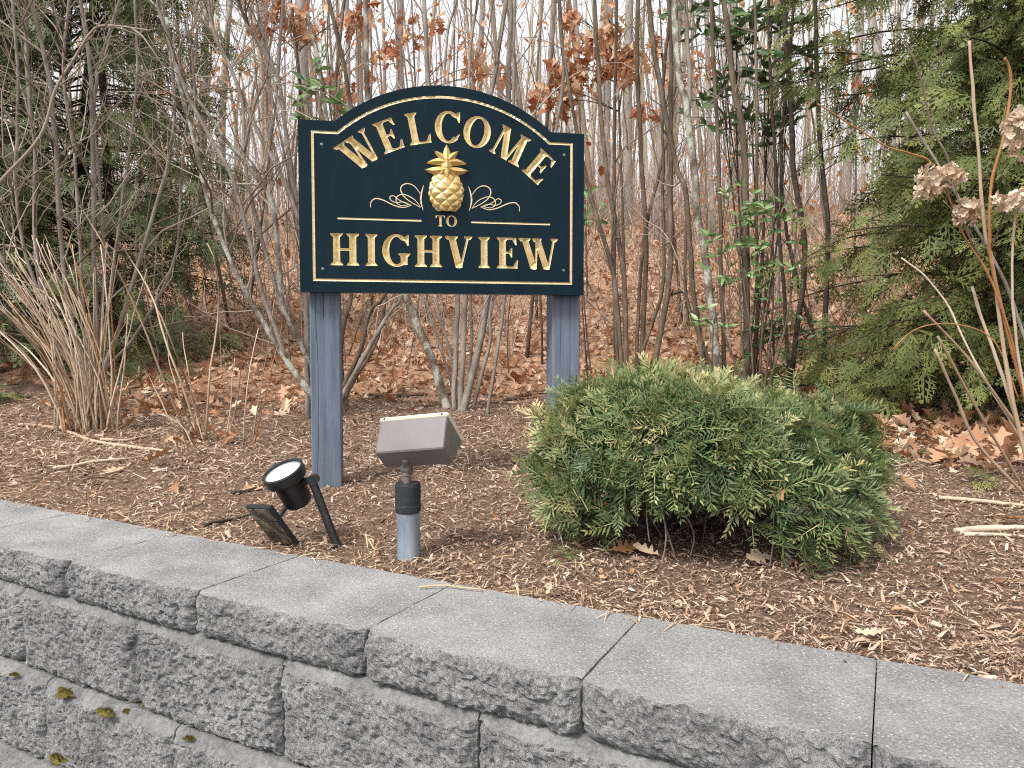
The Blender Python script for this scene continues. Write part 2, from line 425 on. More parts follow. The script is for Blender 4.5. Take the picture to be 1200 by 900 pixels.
# ------------------------------------------------------------------ retaining wall: caps and courses of split-faced blocks
wall = thing('retaining_wall', 'curved retaining wall of grey split-faced concrete blocks with flat caps', 'wall', (0, 1.2, -.66))
WO = np.array([0, 1.2, -.66])
def split_block(name, x0, x1, ztop, zbot, out, depth, seed, chamfer, rough_amp, gap=.0016):
    """one block between front-edge stations x0, x1: smooth top running to a split front face"""
    def corner(x, o):
        t, n = wall_dir(x)
        return np.array([x, float(wall_y(x))]) - n * o
    fl, fr = corner(x0, out), corner(x1, out)
    bl, br = corner(x0, out - depth), corner(x1, out - depth)
    w = np.linalg.norm(fr - fl)
    along = (fr - fl) / w
    nin = np.array([-along[1], along[0]])
    h = ztop - zbot
    ns = max(8, int(w / .0042)); nz = max(8, int(h / .0042))
    s = np.linspace(gap / w, 1 - gap / w, ns)
    rows = []                                       # (inward distance, z, roughness weight) down the section
    ntop = 16
    for k in range(ntop):
        q = 1 - (k / (ntop)) ** .6
        rows.append((depth * q + chamfer[0] * (1 - q), ztop, 0.0, 0))
    zf = ztop - chamfer[1]
    for k in range(1 if chamfer[1] > 0.004 else 0, 4 if chamfer[1] > 0.004 else 0):
        q = k / 4
        rows.append((chamfer[0] * (1 - q), ztop - chamfer[1] * q, .22, 0))
    for k in range(nz + 1):
        q = k / nz
        rows.append((0.0, zf - (zf - zbot) * q, 1.0, q))
    rows.append((depth, zbot, 0, 1))
    D = np.array([r[0] for r in rows]); Z = np.array([r[1] for r in rows]); Wt = np.array([r[2] for r in rows]); Q = np.array([r[3] for r in rows])
    nr = len(rows)
    S, DD = np.meshgrid(s, D, indexing='ij'); ZZ = np.broadcast_to(Z, S.shape); WW = np.broadcast_to(Wt, S.shape); QQ = np.broadcast_to(Q, S.shape)
    base = fl[None, None] + S[..., None] * (fr - fl) + (DD / depth)[..., None] * ((bl - fl)[None, None] * (1 - S[..., None]) + (br - fr)[None, None] * S[..., None])
    p3 = np.stack([S.ravel() * w * 1.0 + seed * 3.7, ZZ.ravel(), np.full(S.size, seed * 1.3)], -1)
    dn = rough_amp * (.30 * fbm(p3 * 16, 2, seed) + .22 * fbm(p3 * 60, 2, seed + 5) + .40 * fbm(p3 * 165, 1, seed + 9) - .40 * np.clip(fbm(p3 * 120, 1, seed + 31), 0, 1))
    dn = dn.reshape(S.shape)
    # the split face bulges in the middle and rolls back to its edges, chipped unevenly
    es = np.minimum(S, 1 - S) * w
    chip = .012 + .007 * fbm(np.stack([ZZ.ravel() * 30, np.where(S.ravel() < .5, 0, 50.0), np.full(S.size, seed)], -1), 2, seed + 3).reshape(S.shape)
    roll = np.clip(1 - es / np.clip(chip * 2.2, .006, 1), 0, 1) ** 2 * .020
    eb = np.clip(1 - (1 - QQ) * h / .022, 0, 1) ** 2 * .014
    chipt = .009 + .008 * fbm(np.stack([S.ravel() * w * 28, np.full(S.size, seed * 2.0), np.zeros(S.size)], -1), 3, seed + 7).reshape(S.shape)
    et = np.clip(1 - QQ * h / np.clip(chipt * 1.6, .004, 1), 0, 1) ** 1.5 * np.clip(chipt, .003, .05) * .95
    outw = WW * (.012 + dn - roll - eb - et * (1 if chamfer[1] < .004 else .25))
    P = np.empty(S.shape + (3,))
    P[..., :2] = base - nin * outw[..., None]
    zn = np.where(WW > .5, rough_amp * .35 * fbm(p3 * 60 + 9, 2, seed + 11).reshape(S.shape), 0)
    topn = np.where((WW < .3) & (QQ < .5), .0012 * fbm(np.stack([P[..., 0].ravel() * 35, P[..., 1].ravel() * 35, np.full(S.size, seed)], -1), 3, seed).reshape(S.shape), 0)
    P[..., 2] = ZZ + np.where(QQ * h < .004, 0, zn) + topn - np.clip(1 - es / .006, 0, 1) ** 2 * .003 * (QQ < .001)
    i = np.arange(ns - 1)[:, None] * nr + np.arange(nr - 1)[None]
    F = np.stack([i, i + 1, i + nr + 1, i + nr], -1).reshape(-1, 4)
    mb = MB()
    mb.add(P.reshape(-1, 3) - WO, [F, np.arange(nr)[None], ((ns - 1) * nr + np.arange(nr))[::-1][None]])
    me = mb.mesh(name, M['concrete_top'])
    me.materials.append(M['concrete_split'])
    me.materials.append(M['concrete_ledge'])
    mi = np.zeros(len(me.polygons), np.int32)
    fi = np.broadcast_to(Wt[:-1] >= .9, (ns - 1, nr - 1)).ravel()
    mi[:len(fi)] = fi
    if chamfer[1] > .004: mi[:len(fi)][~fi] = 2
    me.polygons.foreach_set('material_index', mi)
    return link(name, me, wall)

capx = [-2.10, -1.75, -1.385, -.985, -.615, -.249, .096, .426, .78, 1.14, 1.5]
for k in range(len(capx) - 1):
    o = split_block('cap_block', capx[k], capx[k + 1], .0, -.083, .0, .278, 11 + k, (.0, .0), .011, .0009 if .426 in capx[k:k + 2] else .0017)
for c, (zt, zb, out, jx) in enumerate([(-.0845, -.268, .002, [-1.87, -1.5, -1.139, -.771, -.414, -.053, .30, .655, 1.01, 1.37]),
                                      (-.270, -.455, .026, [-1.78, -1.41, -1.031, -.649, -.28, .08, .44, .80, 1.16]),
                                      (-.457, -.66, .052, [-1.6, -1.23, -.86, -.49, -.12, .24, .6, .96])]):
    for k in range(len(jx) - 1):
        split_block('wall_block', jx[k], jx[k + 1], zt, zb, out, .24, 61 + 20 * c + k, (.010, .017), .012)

# ------------------------------------------------------------------ sign
SL = np.array([-.689, 2.4, .65]); SR = np.array([.2446, 2.565, .65])
su = (SR - SL) / np.linalg.norm(SR - SL)
SYAW = math.atan2(su[1], su[0])
base_z = float(gz(-.63, 2.45))
sign = thing('welcome_sign', 'navy arched WELCOME TO HIGHVIEW sign with gold lettering on two blue posts', 'sign', (SL[0], SL[1], 0))
sign.rotation_euler = (0, 0, SYAW)
# board coordinates: u to the right, v up from the board's lower edge; the local frame is (u, depth, z)
def bl(u, v, d=0.0): return (u, d, v + SL[2])
BW, UC, THK = .952, .4765, .042

def arc_pts(uc, vc, r, a0, a1, n):
    a = np.linspace(a0, a1, n)
    return [(uc + r * math.sin(t), vc + r * math.cos(t)) for t in a]
ar = math.asin(.36 / .5506)
outline = [(0, 0), (BW, 0), (BW, .552)] + arc_pts(UC, .686 - .5506, .5506, ar, -ar, 44) + [(0, .552)]
ab = math.asin(.352 / .5318)
border = [(.045, .04), (BW - .045, .04), (BW - .045, .515)] + arc_pts(UC, .648 - .5318, .5318, ab, -ab, 40) + [(.045, .515)]

def stroke_poly(path, w, closed=False):
    """a path of points thickened to quads, mitred"""
    p = np.asarray(path, float); n = len(p)
    w = np.broadcast_to(np.asarray(w, float), (n,))
    if closed: d0 = p - np.roll(p, 1, 0); d1 = np.roll(p, -1, 0) - p
    else:
        d1 = np.vstack([p[1:] - p[:-1], p[-1:] - p[-2:-1]]); d0 = np.vstack([d1[:1], p[1:] - p[:-1]])
    d0 = d0 / np.linalg.norm(d0, axis=1, keepdims=True); d1 = d1 / np.linalg.norm(d1, axis=1, keepdims=True)
    n0 = np.stack([-d0[:, 1], d0[:, 0]], -1); n1 = np.stack([-d1[:, 1], d1[:, 0]], -1)
    m = n0 + n1; m /= np.linalg.norm(m, axis=1, keepdims=True) + 1e-9
    k = 1 / np.clip((m * n1).sum(1), .4, 1)
    a, b = p + m * (w * k / 2)[:, None], p - m * (w * k / 2)[:, None]
    return [[tuple(b[i]), tuple(b[(i + 1) % n]), tuple(a[(i + 1) % n]), tuple(a[i])] for i in range(n if closed else n - 1)]

# -- letters as unions of strokes, cap height 1
ST, TH, SE = .215, .075, .05
def serif(cx, y, up, hw, sw):
    s = 1 if up else -1            # up: the serif stands at the foot and the stem rises from it
    return [(cx - hw, y), (cx + hw, y), (cx + hw * .98, y + s * SE * .8), (cx + sw * 1.05, y + s * SE * 2.2), (cx - sw * 1.05, y + s * SE * 2.2), (cx - hw * .98, y + s * SE * .8)]
def stem(cx, w=ST, hw=None, y0=0, y1=1):
    hw = hw or w / 2 + .085
    return [[(cx - w / 2, y0), (cx + w / 2, y0), (cx + w / 2, y1), (cx - w / 2, y1)], serif(cx, y0, True, hw, w / 2), serif(cx, y1, False, hw, w / 2)]
def rect(x0, y0, x1, y1): return [(x0, y0), (x1, y0), (x1, y1), (x0, y1)]
def diag(xa, ya, xb, yb, w): return [(xa - w / 2, ya), (xa + w / 2, ya), (xb + w / 2, yb), (xb - w / 2, yb)]
def ring(cx, rx, thick, thin, a0=0., a1=2 * math.pi, n=40, ry=.515):
    out = []
    a = np.linspace(a0, a1, n)
    def pt(t, inner):
        if inner: return (cx + (rx - thick) * math.cos(t), .5 + (ry - thin) * math.sin(t))
        return (cx + rx * math.cos(t), .5 + ry * math.sin(t))
    for i in range(n - 1):
        out.append([pt(a[i], 0), pt(a[i + 1], 0), pt(a[i + 1], 1), pt(a[i], 1)])
    return out
def glyph(c, w):
    if c == 'H':
        a = ST / 2 + .085
        return stem(a) + stem(w - a) + [rect(a, .46, w - a, .46 + TH)]
    if c == 'I': return stem(w / 2, hw=w / 2)
    if c == 'E' or c == 'L':
        a = ST / 2 + .075
        g = stem(a) + [rect(a, 0, w, SE * 1.25), [(w - .16, SE), (w - .01, SE), (w + .02, .27), (w - .03, .27)]]
        if c == 'E':
            g += [rect(a, 1 - SE * 1.25, w - .05, 1), [(w - .19, 1 - SE), (w - .05, 1 - SE), (w - .03, .76), (w - .075, .76)],
                  rect(a, .475, w - .24, .475 + TH * .9), [(w - .30, .515), (w - .22, .36), (w - .18, .36), (w - .18, .67), (w - .22, .67)]]
        return g
    if c == 'T':
        a = w / 2
        return [rect(a - ST / 2, 0, a + ST / 2, 1), serif(a, 0, True, ST / 2 + .1, ST / 2), rect(0, 1 - SE * 1.4, w, 1),
                [(0, 1), (.17, 1 - SE), (.05, .74), (0, .74)], [(w, 1), (w - .17, 1 - SE), (w - .05, .74), (w, .74)]]
    if c == 'O': return ring(w / 2, w / 2, ST * 1.02, .075)
    if c in 'CG':
        rx = w / 2 + .02
        e1 = R(318) if c == 'C' else R(300)
        g = ring(rx, rx, ST * 1.02, .08, R(48), e1)
        tx = w - .02
        g += [[(tx - .05, 1.0), (tx, 1.0), (tx - .005, .66), (tx - .045, .66), (tx - .17, .90)], [(tx - .30, .965), (tx - .04, .86), (tx - .16, .80), (tx - .3, .88)]]
        if c == 'C': g += [[(tx - .20, .07), (tx - .05, .20), (tx + .01, .28), (tx - .03, .30), (tx - .14, .20), (tx - .26, .10)]]
        else:
            xs = w - ST / 2 - .06
            g += [rect(xs - ST / 2, .06, xs + ST / 2, .40), serif(xs, .42, False, ST / 2 + .08, ST / 2), [(xs - ST / 2 - .12, .01), (xs + ST / 2, .06), (xs + ST / 2, .16), (xs - ST / 2, .14)]]
        return g
    if c == 'V':
        b = w / 2 + .02
        return [diag(.22, 1, b, 0, ST * 1.06), diag(w - .13, 1, b + .05, 0, TH), [(b - ST * .53, .0), (b + .09, .0), (b + .02, -.03)],
                serif(.21, 1, False, .21, .13), serif(w - .13, 1, False, .13, .05)]
    if c == 'W':
        k = (w - .30) / 2
        x1, x2 = .20, .20 + k * .62 + .10
        b1, b2 = x1 + k * .5 + .06, x2 + k * .5 + .08
        return [diag(x1, 1, b1, 0, ST * 1.02), diag(x2, 1, b1 + .06, 0, TH), diag(x2, 1, b2, 0, ST * 1.02), diag(w - .12, 1, b2 + .06, 0, TH),
                [(b1 - ST * .5, 0), (b1 + .1, 0), (b1 + .03, -.03)], [(b2 - ST * .5, 0), (b2 + .1, 0), (b2 + .03, -.03)],
                serif(x1, 1, False, .20, .13), serif(x2, 1, False, .16, .11), serif(w - .12, 1, False, .12, .05)]
    if c == 'M':
        a, b = .11, w - ST / 2 - .09
        m = w / 2 - .01
        return [diag(a, 0, a + .05, 1, TH), serif(a, 0, True, .11, .045), diag(a + .11, 1, m, 0, ST), diag(b - .08, 1, m + .05, 0, TH), diag(b, 0, b - .03, 1, ST),
                serif(b, 0, True, ST / 2 + .09, ST / 2), serif(a + .07, 1, False, .16, .1), serif(b - .02, 1, False, ST / 2 + .08, ST / 2)]

def inside(poly, P):
    """even-odd test of points P (N,2)"""
    q = np.asarray(poly, float); x, y = P[:, 0], P[:, 1]
    r = np.zeros(len(P), bool)
    for i in range(len(q)):
        (x0, y0), (x1, y1) = q[i - 1], q[i]
        if y0 == y1: continue
        r ^= ((y0 > y) != (y1 > y)) & (x < (x1 - x0) * (y - y0) / (y1 - y0) + x0)
    return r
def in_any(polys, P):
    r = np.zeros(len(P), bool)
    for q in polys: r |= inside(q, P)
    return r
def cdt(verts, edges, faces=()):
    v, e, f, *_ = delaunay_2d_cdt([Vector(p) for p in verts], edges, [list(q) for q in faces], 0, 1e-6, False)
    return np.array([(p.x, p.y) for p in v]), np.array([list(t) for t in f if len(t) == 3], int)
def union_boundary(polys):
    V, E = [], []
    for q in polys:
        k = len(V); V += list(q); E += [(k + i, k + (i + 1) % len(q)) for i in range(len(q))]
    v, f = cdt(V, E)
    f = f[in_any(polys, v[f].mean(1))]
    cnt = {}
    for t in f:
        for a, b in ((t[0], t[1]), (t[1], t[2]), (t[2], t[0])):
            cnt[(min(a, b), max(a, b))] = cnt.get((min(a, b), max(a, b)), 0) + 1
    return [(v[a], v[b]) for (a, b), n in cnt.items() if n == 1]
def seg_dist(P, segs):
    A = np.array([s[0] for s in segs]); B = np.array([s[1] for s in segs]); AB = B - A
    L2 = (AB ** 2).sum(1) + 1e-16
    t = np.clip(((P[:, None] - A[None]) * AB[None]).sum(-1) / L2, 0, 1)
    return np.sqrt((((P[:, None] - A[None]) - t[..., None] * AB[None]) ** 2).sum(-1).min(1))

all_cuts = []
def carve(name, polys, slope, dmax, step, material=None, parent=sign):
    """a V-cut groove with this outline: its walls, and its outline for the board face"""
    segs = union_boundary(polys)
    all_cuts.append((polys, segs))
    V, E, seen = [], [], {}
    def vid(p):
        k = (round(p[0], 6), round(p[1], 6))
        if k not in seen: seen[k] = len(V); V.append(k)
        return seen[k]
    for a, b in segs:
        n = max(1, int(np.linalg.norm(b - a) / step))
        ids = [vid(a + (b - a) * i / n) for i in range(n + 1)]
        E += [(i, j) for i, j in zip(ids[:-1], ids[1:]) if i != j]
    B = np.array([a for a, b in segs])
    lo, hi = B.min(0), B.max(0)
    gx, gy = np.meshgrid(np.arange(lo[0], hi[0], step * .8), np.arange(lo[1], hi[1], step * .8))
    g = np.stack([gx.ravel(), gy.ravel()], -1)
    g = g[in_any(polys, g)]
    if len(g): g = g[seg_dist(g, segs) > step * .45]
    nb = len(V)
    v, f = cdt(V + [tuple(p) for p in g], E)
    f = f[in_any(polys, v[f].mean(1))]
    d = seg_dist(v, segs); d[d < 1e-5] = 0
    z = np.minimum(d * slope, dmax)
    mb = MB().add(np.stack([v[:, 0], z, v[:, 1] + SL[2]], -1), f)
    return mb.build(name, material or M['gold'], parent)

GH = .104
def put(polys, s, u0, v0): return [[(u0 + x * s, v0 + y * s) for x, y in q] for q in polys]
letters = []
for ch, a, b in [('H', .097, .189), ('I', .2095, .248), ('G', .264, .353), ('H', .371, .461), ('V', .471, .563), ('I', .5845, .623), ('E', .648, .719), ('W', .722, .859)]:
    letters.append((ch, put(glyph(ch, (b - a) / GH), GH, a, .088)))
for ch, a, b in [('T', .4405, .472), ('O', .4755, .512)]:
    letters.append((ch, put(glyph(ch, (b - a) / .036), .036, a, .224)))
for ch, ang, w in [('W', -35.7, .122), ('E', -22.5, .070), ('L', -10.8, .071), ('C', .7, .086), ('O', 12.3, .092), ('M', 26.3, .113), ('E', 40.3, .072)]:
    t = R(ang); rb, h = .440, .103
    g = glyph(ch, w / h)
    q = []
    for poly in g:
        q.append([(UC + ((x * h - w / 2) * math.cos(t) + (rb + y * h) * math.sin(t)), .060 + (-(x * h - w / 2) * math.sin(t) + (rb + y * h) * math.cos(t))) for x, y in poly])
    letters.append((ch, q))
for ch, q in letters:
    o = carve('letter', q, 1.05, .016, .0019 if ch not in 'TO' or q[0][0][1] > .27 or q[0][0][1] < .2 else .0014)
    o['label'] = 'gold carved letter ' + ch
carve('border_line', stroke_poly(border, .0082, True), .8, .004, .006)
for a, b in ((.121, .393), (.560, .832)):
    carve('rule_line', stroke_poly([(a, .2405), ((a + b) / 2, .2405), (b, .2405)], .0058), .7, .003, .004, M['gold_pale'])
# scrollwork, drawn on the left and mirrored
S1 = spline([(.228, .279), (.2285, .295), (.243, .308), (.268, .304), (.304, .288), (.334, .282), (.361, .290)], 26)
S2 = spline([(.361, .290), (.335, .300), (.310, .297), (.293, .305), (.291, .316), (.303, .319), (.317, .308), (.334, .299), (.353, .291)], 26)
S3 = spline([(.353, .2915), (.328, .288), (.312, .297), (.313, .316), (.333, .325), (.360, .316), (.378, .302), (.391, .284)], 26)
S4 = spline([(.391, .284), (.362, .299), (.338, .316), (.326, .338), (.331, .354), (.350, .361), (.372, .352), (.391, .328)], 26)
S5 = spline([(.3995, .275), (.392, .305), (.3935, .330), (.4015, .357)], 12)
def tw(n, a, b): 
    t = np.linspace(0, 1, n); return a + (b - a) * np.sin(math.pi * t) ** .8
for sg in (1, -1):
    polys = []
    for s_, a, b in ((S1, .0016, .0036), (S2, .0014, .0026), (S3, .0014, .0030), (S4, .0016, .0034), (S5, .0010, .0052)):
        p = s_ if sg == 1 else np.stack([2 * UC - s_[:, 0], s_[:, 1] + .002], -1)
        polys += stroke_poly(p, tw(len(p), a, b))
    carve('scroll', polys, .5, .0012, .004, M['gold_pale'])

# board: front face with the cuts left open, then edge and back
V, E, seen = [], [], {}
def vid(p):
    k = (round(float(p[0]), 6), round(float(p[1]), 6))
    if k not in seen: seen[k] = len(V); V.append(k)
    return seen[k]
ol = [vid(p) for p in outline]
E += [(ol[i], ol[(i + 1) % len(ol)]) for i in range(len(ol))]
for polys, segs in all_cuts:
    for a, b in segs:
        i, j = vid(a), vid(b)
        if i != j: E.append((i, j))
v, f = cdt(V, E)
cen = v[f].mean(1)
keep = inside(outline, cen)
for polys, segs in all_cuts:
    q = np.concatenate([np.asarray(s) for s in segs]).reshape(-1, 2); lo, hi = q.min(0), q.max(0)
    box_in = np.where(((cen >= lo) & (cen <= hi)).all(1) & keep)[0]
    if len(box_in): keep[box_in[in_any(polys, cen[box_in])]] = False
mb = MB()
mb.add(np.stack([v[:, 0], np.zeros(len(v)), v[:, 1] + SL[2]], -1), f[keep])
oo = np.array(outline); n = len(oo)
ring_f = np.array([(u, 0.0, w + SL[2]) for u, w in oo]); ring_b = ring_f + (0, THK, 0)
i = np.arange(n)
mb.add(np.vstack([ring_f, ring_b]), [np.stack([i, i + n, (i + 1) % n + n, (i + 1) % n], -1), (np.arange(n) + n)[None]])
fix_normals(mb.build('board', M['paint_navy'], sign))

# posts, with long drying checks cut in the faces
for k, (u0, top) in enumerate(((.024, .50), (.853, .50))):
    zb = -.25
    pw = .099
    mb = MB()
    nzp, prof = 60, []
    cx = u0 + pw / 2
    cracks = [[(.022, .0007), (.047, .0013), (.068, .0006)], [(.03, .0007), (.06, .0009), (.082, .0006)]][k]
    zs = np.linspace(zb, SL[2] + top, nzp)
    xs_prof = [0, .004]
    for c, wd in cracks: xs_prof += [c - wd, c, c + wd]
    xs_prof += [pw - .004, pw]
    xs_prof = np.array(xs_prof)
    V, nx = [], len(xs_prof)
    for zi, z in enumerate(zs):
        for j, x in enumerate(xs_prof):
            y = THK + .001
            xx = x
            if j in (0, nx - 1): y += .004
            else:
                ci = (j - 2) // 3
                if 0 <= ci < 3 and j >= 2 and j < nx - 2:
                    wob = .004 * float(vnoise(np.array([[z * 5, ci * 7 + k * 3, 0.]]))[0])
                    xx = x + wob
                    on = float(vnoise(np.array([[z * 2.2, ci * 11 + k * 5, 4.]]))[0])
                    if (j - 2) % 3 == 1 and on > (.15, -.35, .3)[ci]: y += .006
                    if on <= -.35: xx = cracks[ci][0] + wob + (xx - cracks[ci][0] - wob) * .3
            V.append((u0 + xx, y, z))
    F = [[r * nx + j, r * nx + j + 1, (r + 1) * nx + j + 1, (r + 1) * nx + j] for r in range(nzp - 1) for j in range(nx - 1)]
    mb.add(V, np.array(F))
    y0, y1 = THK + .005, THK + pw
    zt = SL[2] + top
    mb.add([(u0, y0, zb), (u0 + pw, y0, zb), (u0 + pw, y1, zb), (u0, y1, zb), (u0, y0, zt), (u0 + pw, y0, zt), (u0 + pw, y1, zt), (u0, y1, zt)],
           np.array([[1, 2, 6, 5], [2, 3, 7, 6], [3, 0, 4, 7], [4, 5, 6, 7]]))
    fix_normals(mb.build('post', M['post_blue'], sign))
for u, v_ in ((.0735, .476), (.072, .076), (.881, .085), (.881, .478)):
    mb = MB()
    th = np.arange(10) * 2 * math.pi / 10
    P = [(u + r * math.cos(t), y, v_ + SL[2] + r * math.sin(t)) for r, y in ((.0048, .0004), (.0042, -.0012), (.0018, -.0014), (.0012, .0004)) for t in th]
    F = [[r * 10 + j, r * 10 + (j + 1) % 10, (r + 1) * 10 + (j + 1) % 10, (r + 1) * 10 + j] for r in range(3) for j in range(10)]
    mb.add(P, [np.array(F), np.arange(30, 40)[None]])
    fix_normals(mb.build('screw', M['steel'], sign))

# pineapple in relief
pc = (UC, .331)
def pine_body():
    nu, nv = 64, 72
    a = np.linspace(-math.pi / 2, math.pi / 2, nu)           # around the front
    t = np.linspace(0, 1, nv)
    A, T = np.meshgrid(a, t, indexing='ij')
    y = T * .128
    w = .054 * np.clip(np.sin(np.clip(T * .86 + .05, 0, 1) * math.pi), 0, 1) ** .42
    w *= 1 - .10 * np.clip(T - .55, 0, 1) / .45
    # diamond scales
    p = A / math.pi * 3.6 + .10 * np.sin(T * 9) + .06 * np.sin(A * 5)
    q = T * 3.4 + .05 * np.sin(A * 4 + 1)
    d1, d2 = p + q, p - q
    k1, k2 = np.abs(d1 - np.round(d1)), np.abs(d2 - np.round(d2))
    m = np.minimum(.5 - np.abs(.5 - k1), .5 - np.abs(.5 - k2))
    bump = .0095 * np.clip(m * 2.6, 0, 1) ** .55
    rr = w - .002 + bump * np.clip(w / .03, 0, 1)
    X = pc[0] + rr * np.sin(A)
    Yd = -(rr * np.cos(A)) * .52
    Z = .272 + y + SL[2]
    i = np.arange(nu - 1)[:, None] * nv + np.arange(nv - 1)[None]
    F = np.stack([i, i + nv, i + nv + 1, i + 1], -1).reshape(-1, 4)
    return MB().add(np.stack([X, Yd, Z], -1).reshape(-1, 3), F)
pine = pine_body().build('pineapple', M['gold_relief'], sign, smooth=True)
def crown_leaf(base, tip, w, d0, d1, bend):
    """raised pointed leaf with a ridge, curling forward"""
    b, tp = np.array(base), np.array(tip); ax = tp - b; nrm = np.array([-ax[1], ax[0]]); L = np.linalg.norm(ax); nrm /= L
    P, F = [], []
    n = 9
    for i in range(n):
        t = i / (n - 1)
        ww = w * math.sin(math.pi * min(1, .25 + .75 * t)) ** .8 if t < 1 else 0.0004
        c = b + ax * t + nrm * bend * t * t
        d = d0 + (d1 - d0) * t
        for s, dd in ((-1, 0.0), (-.95, d * .45), (0, d), (.95, d * .45), (1, 0.0)):
            q = c + nrm * ww * s
            P.append((q[0], -dd if abs(s) < 1 else .0005, q[1] + SL[2]))
    for i in range(n - 1):
        for j in range(4):
            F.append([i * 5 + j, i * 5 + j + 1, (i + 1) * 5 + j + 1, (i + 1) * 5 + j])
    return MB().add(P, np.array(F)).build('crown_leaf', M['gold_relief'], pine, smooth=False)
U = UC + .001
for b, t_, w, d0, d1, be in [((U - .006, .408), (U - .069, .391), .0150, .026, .010, -.016), ((U + .006, .408), (U + .070, .393), .0150, .026, .010, .016),
                             ((U - .014, .402), (U - .024, .385), .013, .027, .020, 0), ((U + .014, .402), (U + .025, .386), .013, .027, .020, 0), ((U, .412), (U + .001, .383), .020, .028, .034, 0),
                             ((U - .006, .432), (U - .062, .446), .0125, .022, .009, .017), ((U + .006, .432), (U + .063, .448), .0125, .022, .009, -.017),
                             ((U - .004, .440), (U - .037, .474), .0105, .019, .008, .005), ((U + .004, .440), (U + .037, .476), .0105, .019, .008, -.005),
                             ((U, .412), (U + .001, .446), .019, .030, .024, 0), ((U, .436), (U + .001, .493), .0125, .022, .008, 0)]:
    crown_leaf(b, t_, w, d0, d1, be)

# ------------------------------------------------------------------ bronze floodlight on a conduit stub
fx, fy = float(at(478.6, 651, 1.66)[0]), 1.66
fl = thing('floodlight', 'bronze box floodlight on a short grey pipe, tilted up at the sign', 'floodlight', (fx, fy, float(gz(fx, fy))))
FO = np.array(fl.location)
def lathe(mb, prof, n=28, c=(0, 0, 0), Mx=None, tint=.5):
    th = np.arange(n) * 2 * math.pi / n
    V = np.array([(r * math.cos(t), r * math.sin(t), z) for r, z in prof for t in th])
    m = len(prof); i = np.arange(m - 1)[:, None] * n; j = np.arange(n)[None]
    F = np.stack([i + j, i + (j + 1) % n, i + n + (j + 1) % n, i + n + j], -1).reshape(-1, 4)
    fs = [F]
    if prof[0][0] > 1e-6: fs.append(np.arange(n)[::-1][None])
    if prof[-1][0] > 1e-6: fs.append(((m - 1) * n + np.arange(n))[None])
    if Mx is not None: V = V @ np.asarray(Mx).T
    return mb.add(V + np.asarray(c), fs, tint)
zc = .099
lathe(MB(), [(.0262, -.12 - FO[2]), (.0264, zc - FO[2] + .004)], 28).build('conduit_pipe', M['pipe'], fl, smooth=False)
lathe(MB(), [(.0268, zc - FO[2] - .004), (.0292, zc - FO[2] - .001), (.0296, zc - FO[2] + .012), (.0290, zc - FO[2] + .013), (.0292, .158 - FO[2]), (.0275, .163 - FO[2]), (.010, .1645 - FO[2])], 28).build('pipe_collar', M['rubber'], fl)
kn = at(476.6, 548.5, 1.652)
mb = MB()
lathe(mb, [(.0092, .16 - FO[2]), (.0092, .180 - FO[2]), (.0108, .181 - FO[2]), (.0108, .186 - FO[2]), (.008, .188 - FO[2]), (.007, kn[2] - FO[2])], 18, (kn[0] - FO[0], kn[1] - FO[1], 0))
mb.build('threaded_stem', M['bronze'], fl)
Rb = rotz(np.array(-.4333)) @ rotx(np.array(-.7700)) @ roty(np.array(-.158))
bc = np.array([-.2136, 1.65, .2516])
mb = MB()
kl = kn - FO
axx = rotz(np.array(-.43)) @ roty(np.array(math.pi / 2))
lathe(mb, [(0, -.0115), (.010, -.0115), (.0125, -.009), (.0125, .009), (.010, .0115), (0, .0115)], 20, kl, axx)
kend = bc + Rb @ np.array([-.02, .0, -.039])
tube(mb, np.array([kl, (kend - FO) * .8 + kl * .2, kend - FO]), [.0095, .008, .008], 14)
fix_normals(mb.build('knuckle', M['bronze'], fl))
def frustum(mb, w0, d0, z0, w1, d1, z1, r=.006):
    def rr(w, d, z):
        p = []
        for sx, sy, a0 in ((1, 1, 0), (-1, 1, 90), (-1, -1, 180), (1, -1, 270)):
            for k in range(4):
                t = R(a0 + k * 30)
                p.append((sx * (w / 2 - r) + r * math.cos(t), sy * (d / 2 - r) + r * math.sin(t), z))
        return p
    e = .003
    V = rr(w0 - 2 * e, d0 - 2 * e, z0) + rr(w0, d0, z0 + e) + rr(w1, d1, z1)
    F = [[r_ * 16 + j, r_ * 16 + (j + 1) % 16, (r_ + 1) * 16 + (j + 1) % 16, (r_ + 1) * 16 + j] for r_ in range(2) for j in range(16)]
    V = np.array(V) @ Rb.T + bc - FO
    return mb.add(V, [np.array(F), np.arange(16)[::-1][None], (32 + np.arange(16))[None]])
fix_normals(frustum(MB(), .1695, .060, -.0392, .1695, .0985, .0355).build('housing', M['bronze'], fl))
rim = fix_normals(frustum(MB(), .174, .103, .0358, .173, .102, .0445, .007).build('lens_frame', M['lens_rim'], fl))
fix_normals(frustum(MB(), .15, .08, .0448, .148, .078, .0475, .006).build('lens', M['frosted'], fl))

for sx in (-.072, .072):
    q = bc + Rb @ np.array([sx, -.0515, .040]) - FO
    lathe(MB(), [(0, .0012), (.0022, .001), (.0026, -.001)], 10, q, Rb @ rotx(np.array(math.pi / 2))).build('screw', M['black_plastic'], fl)
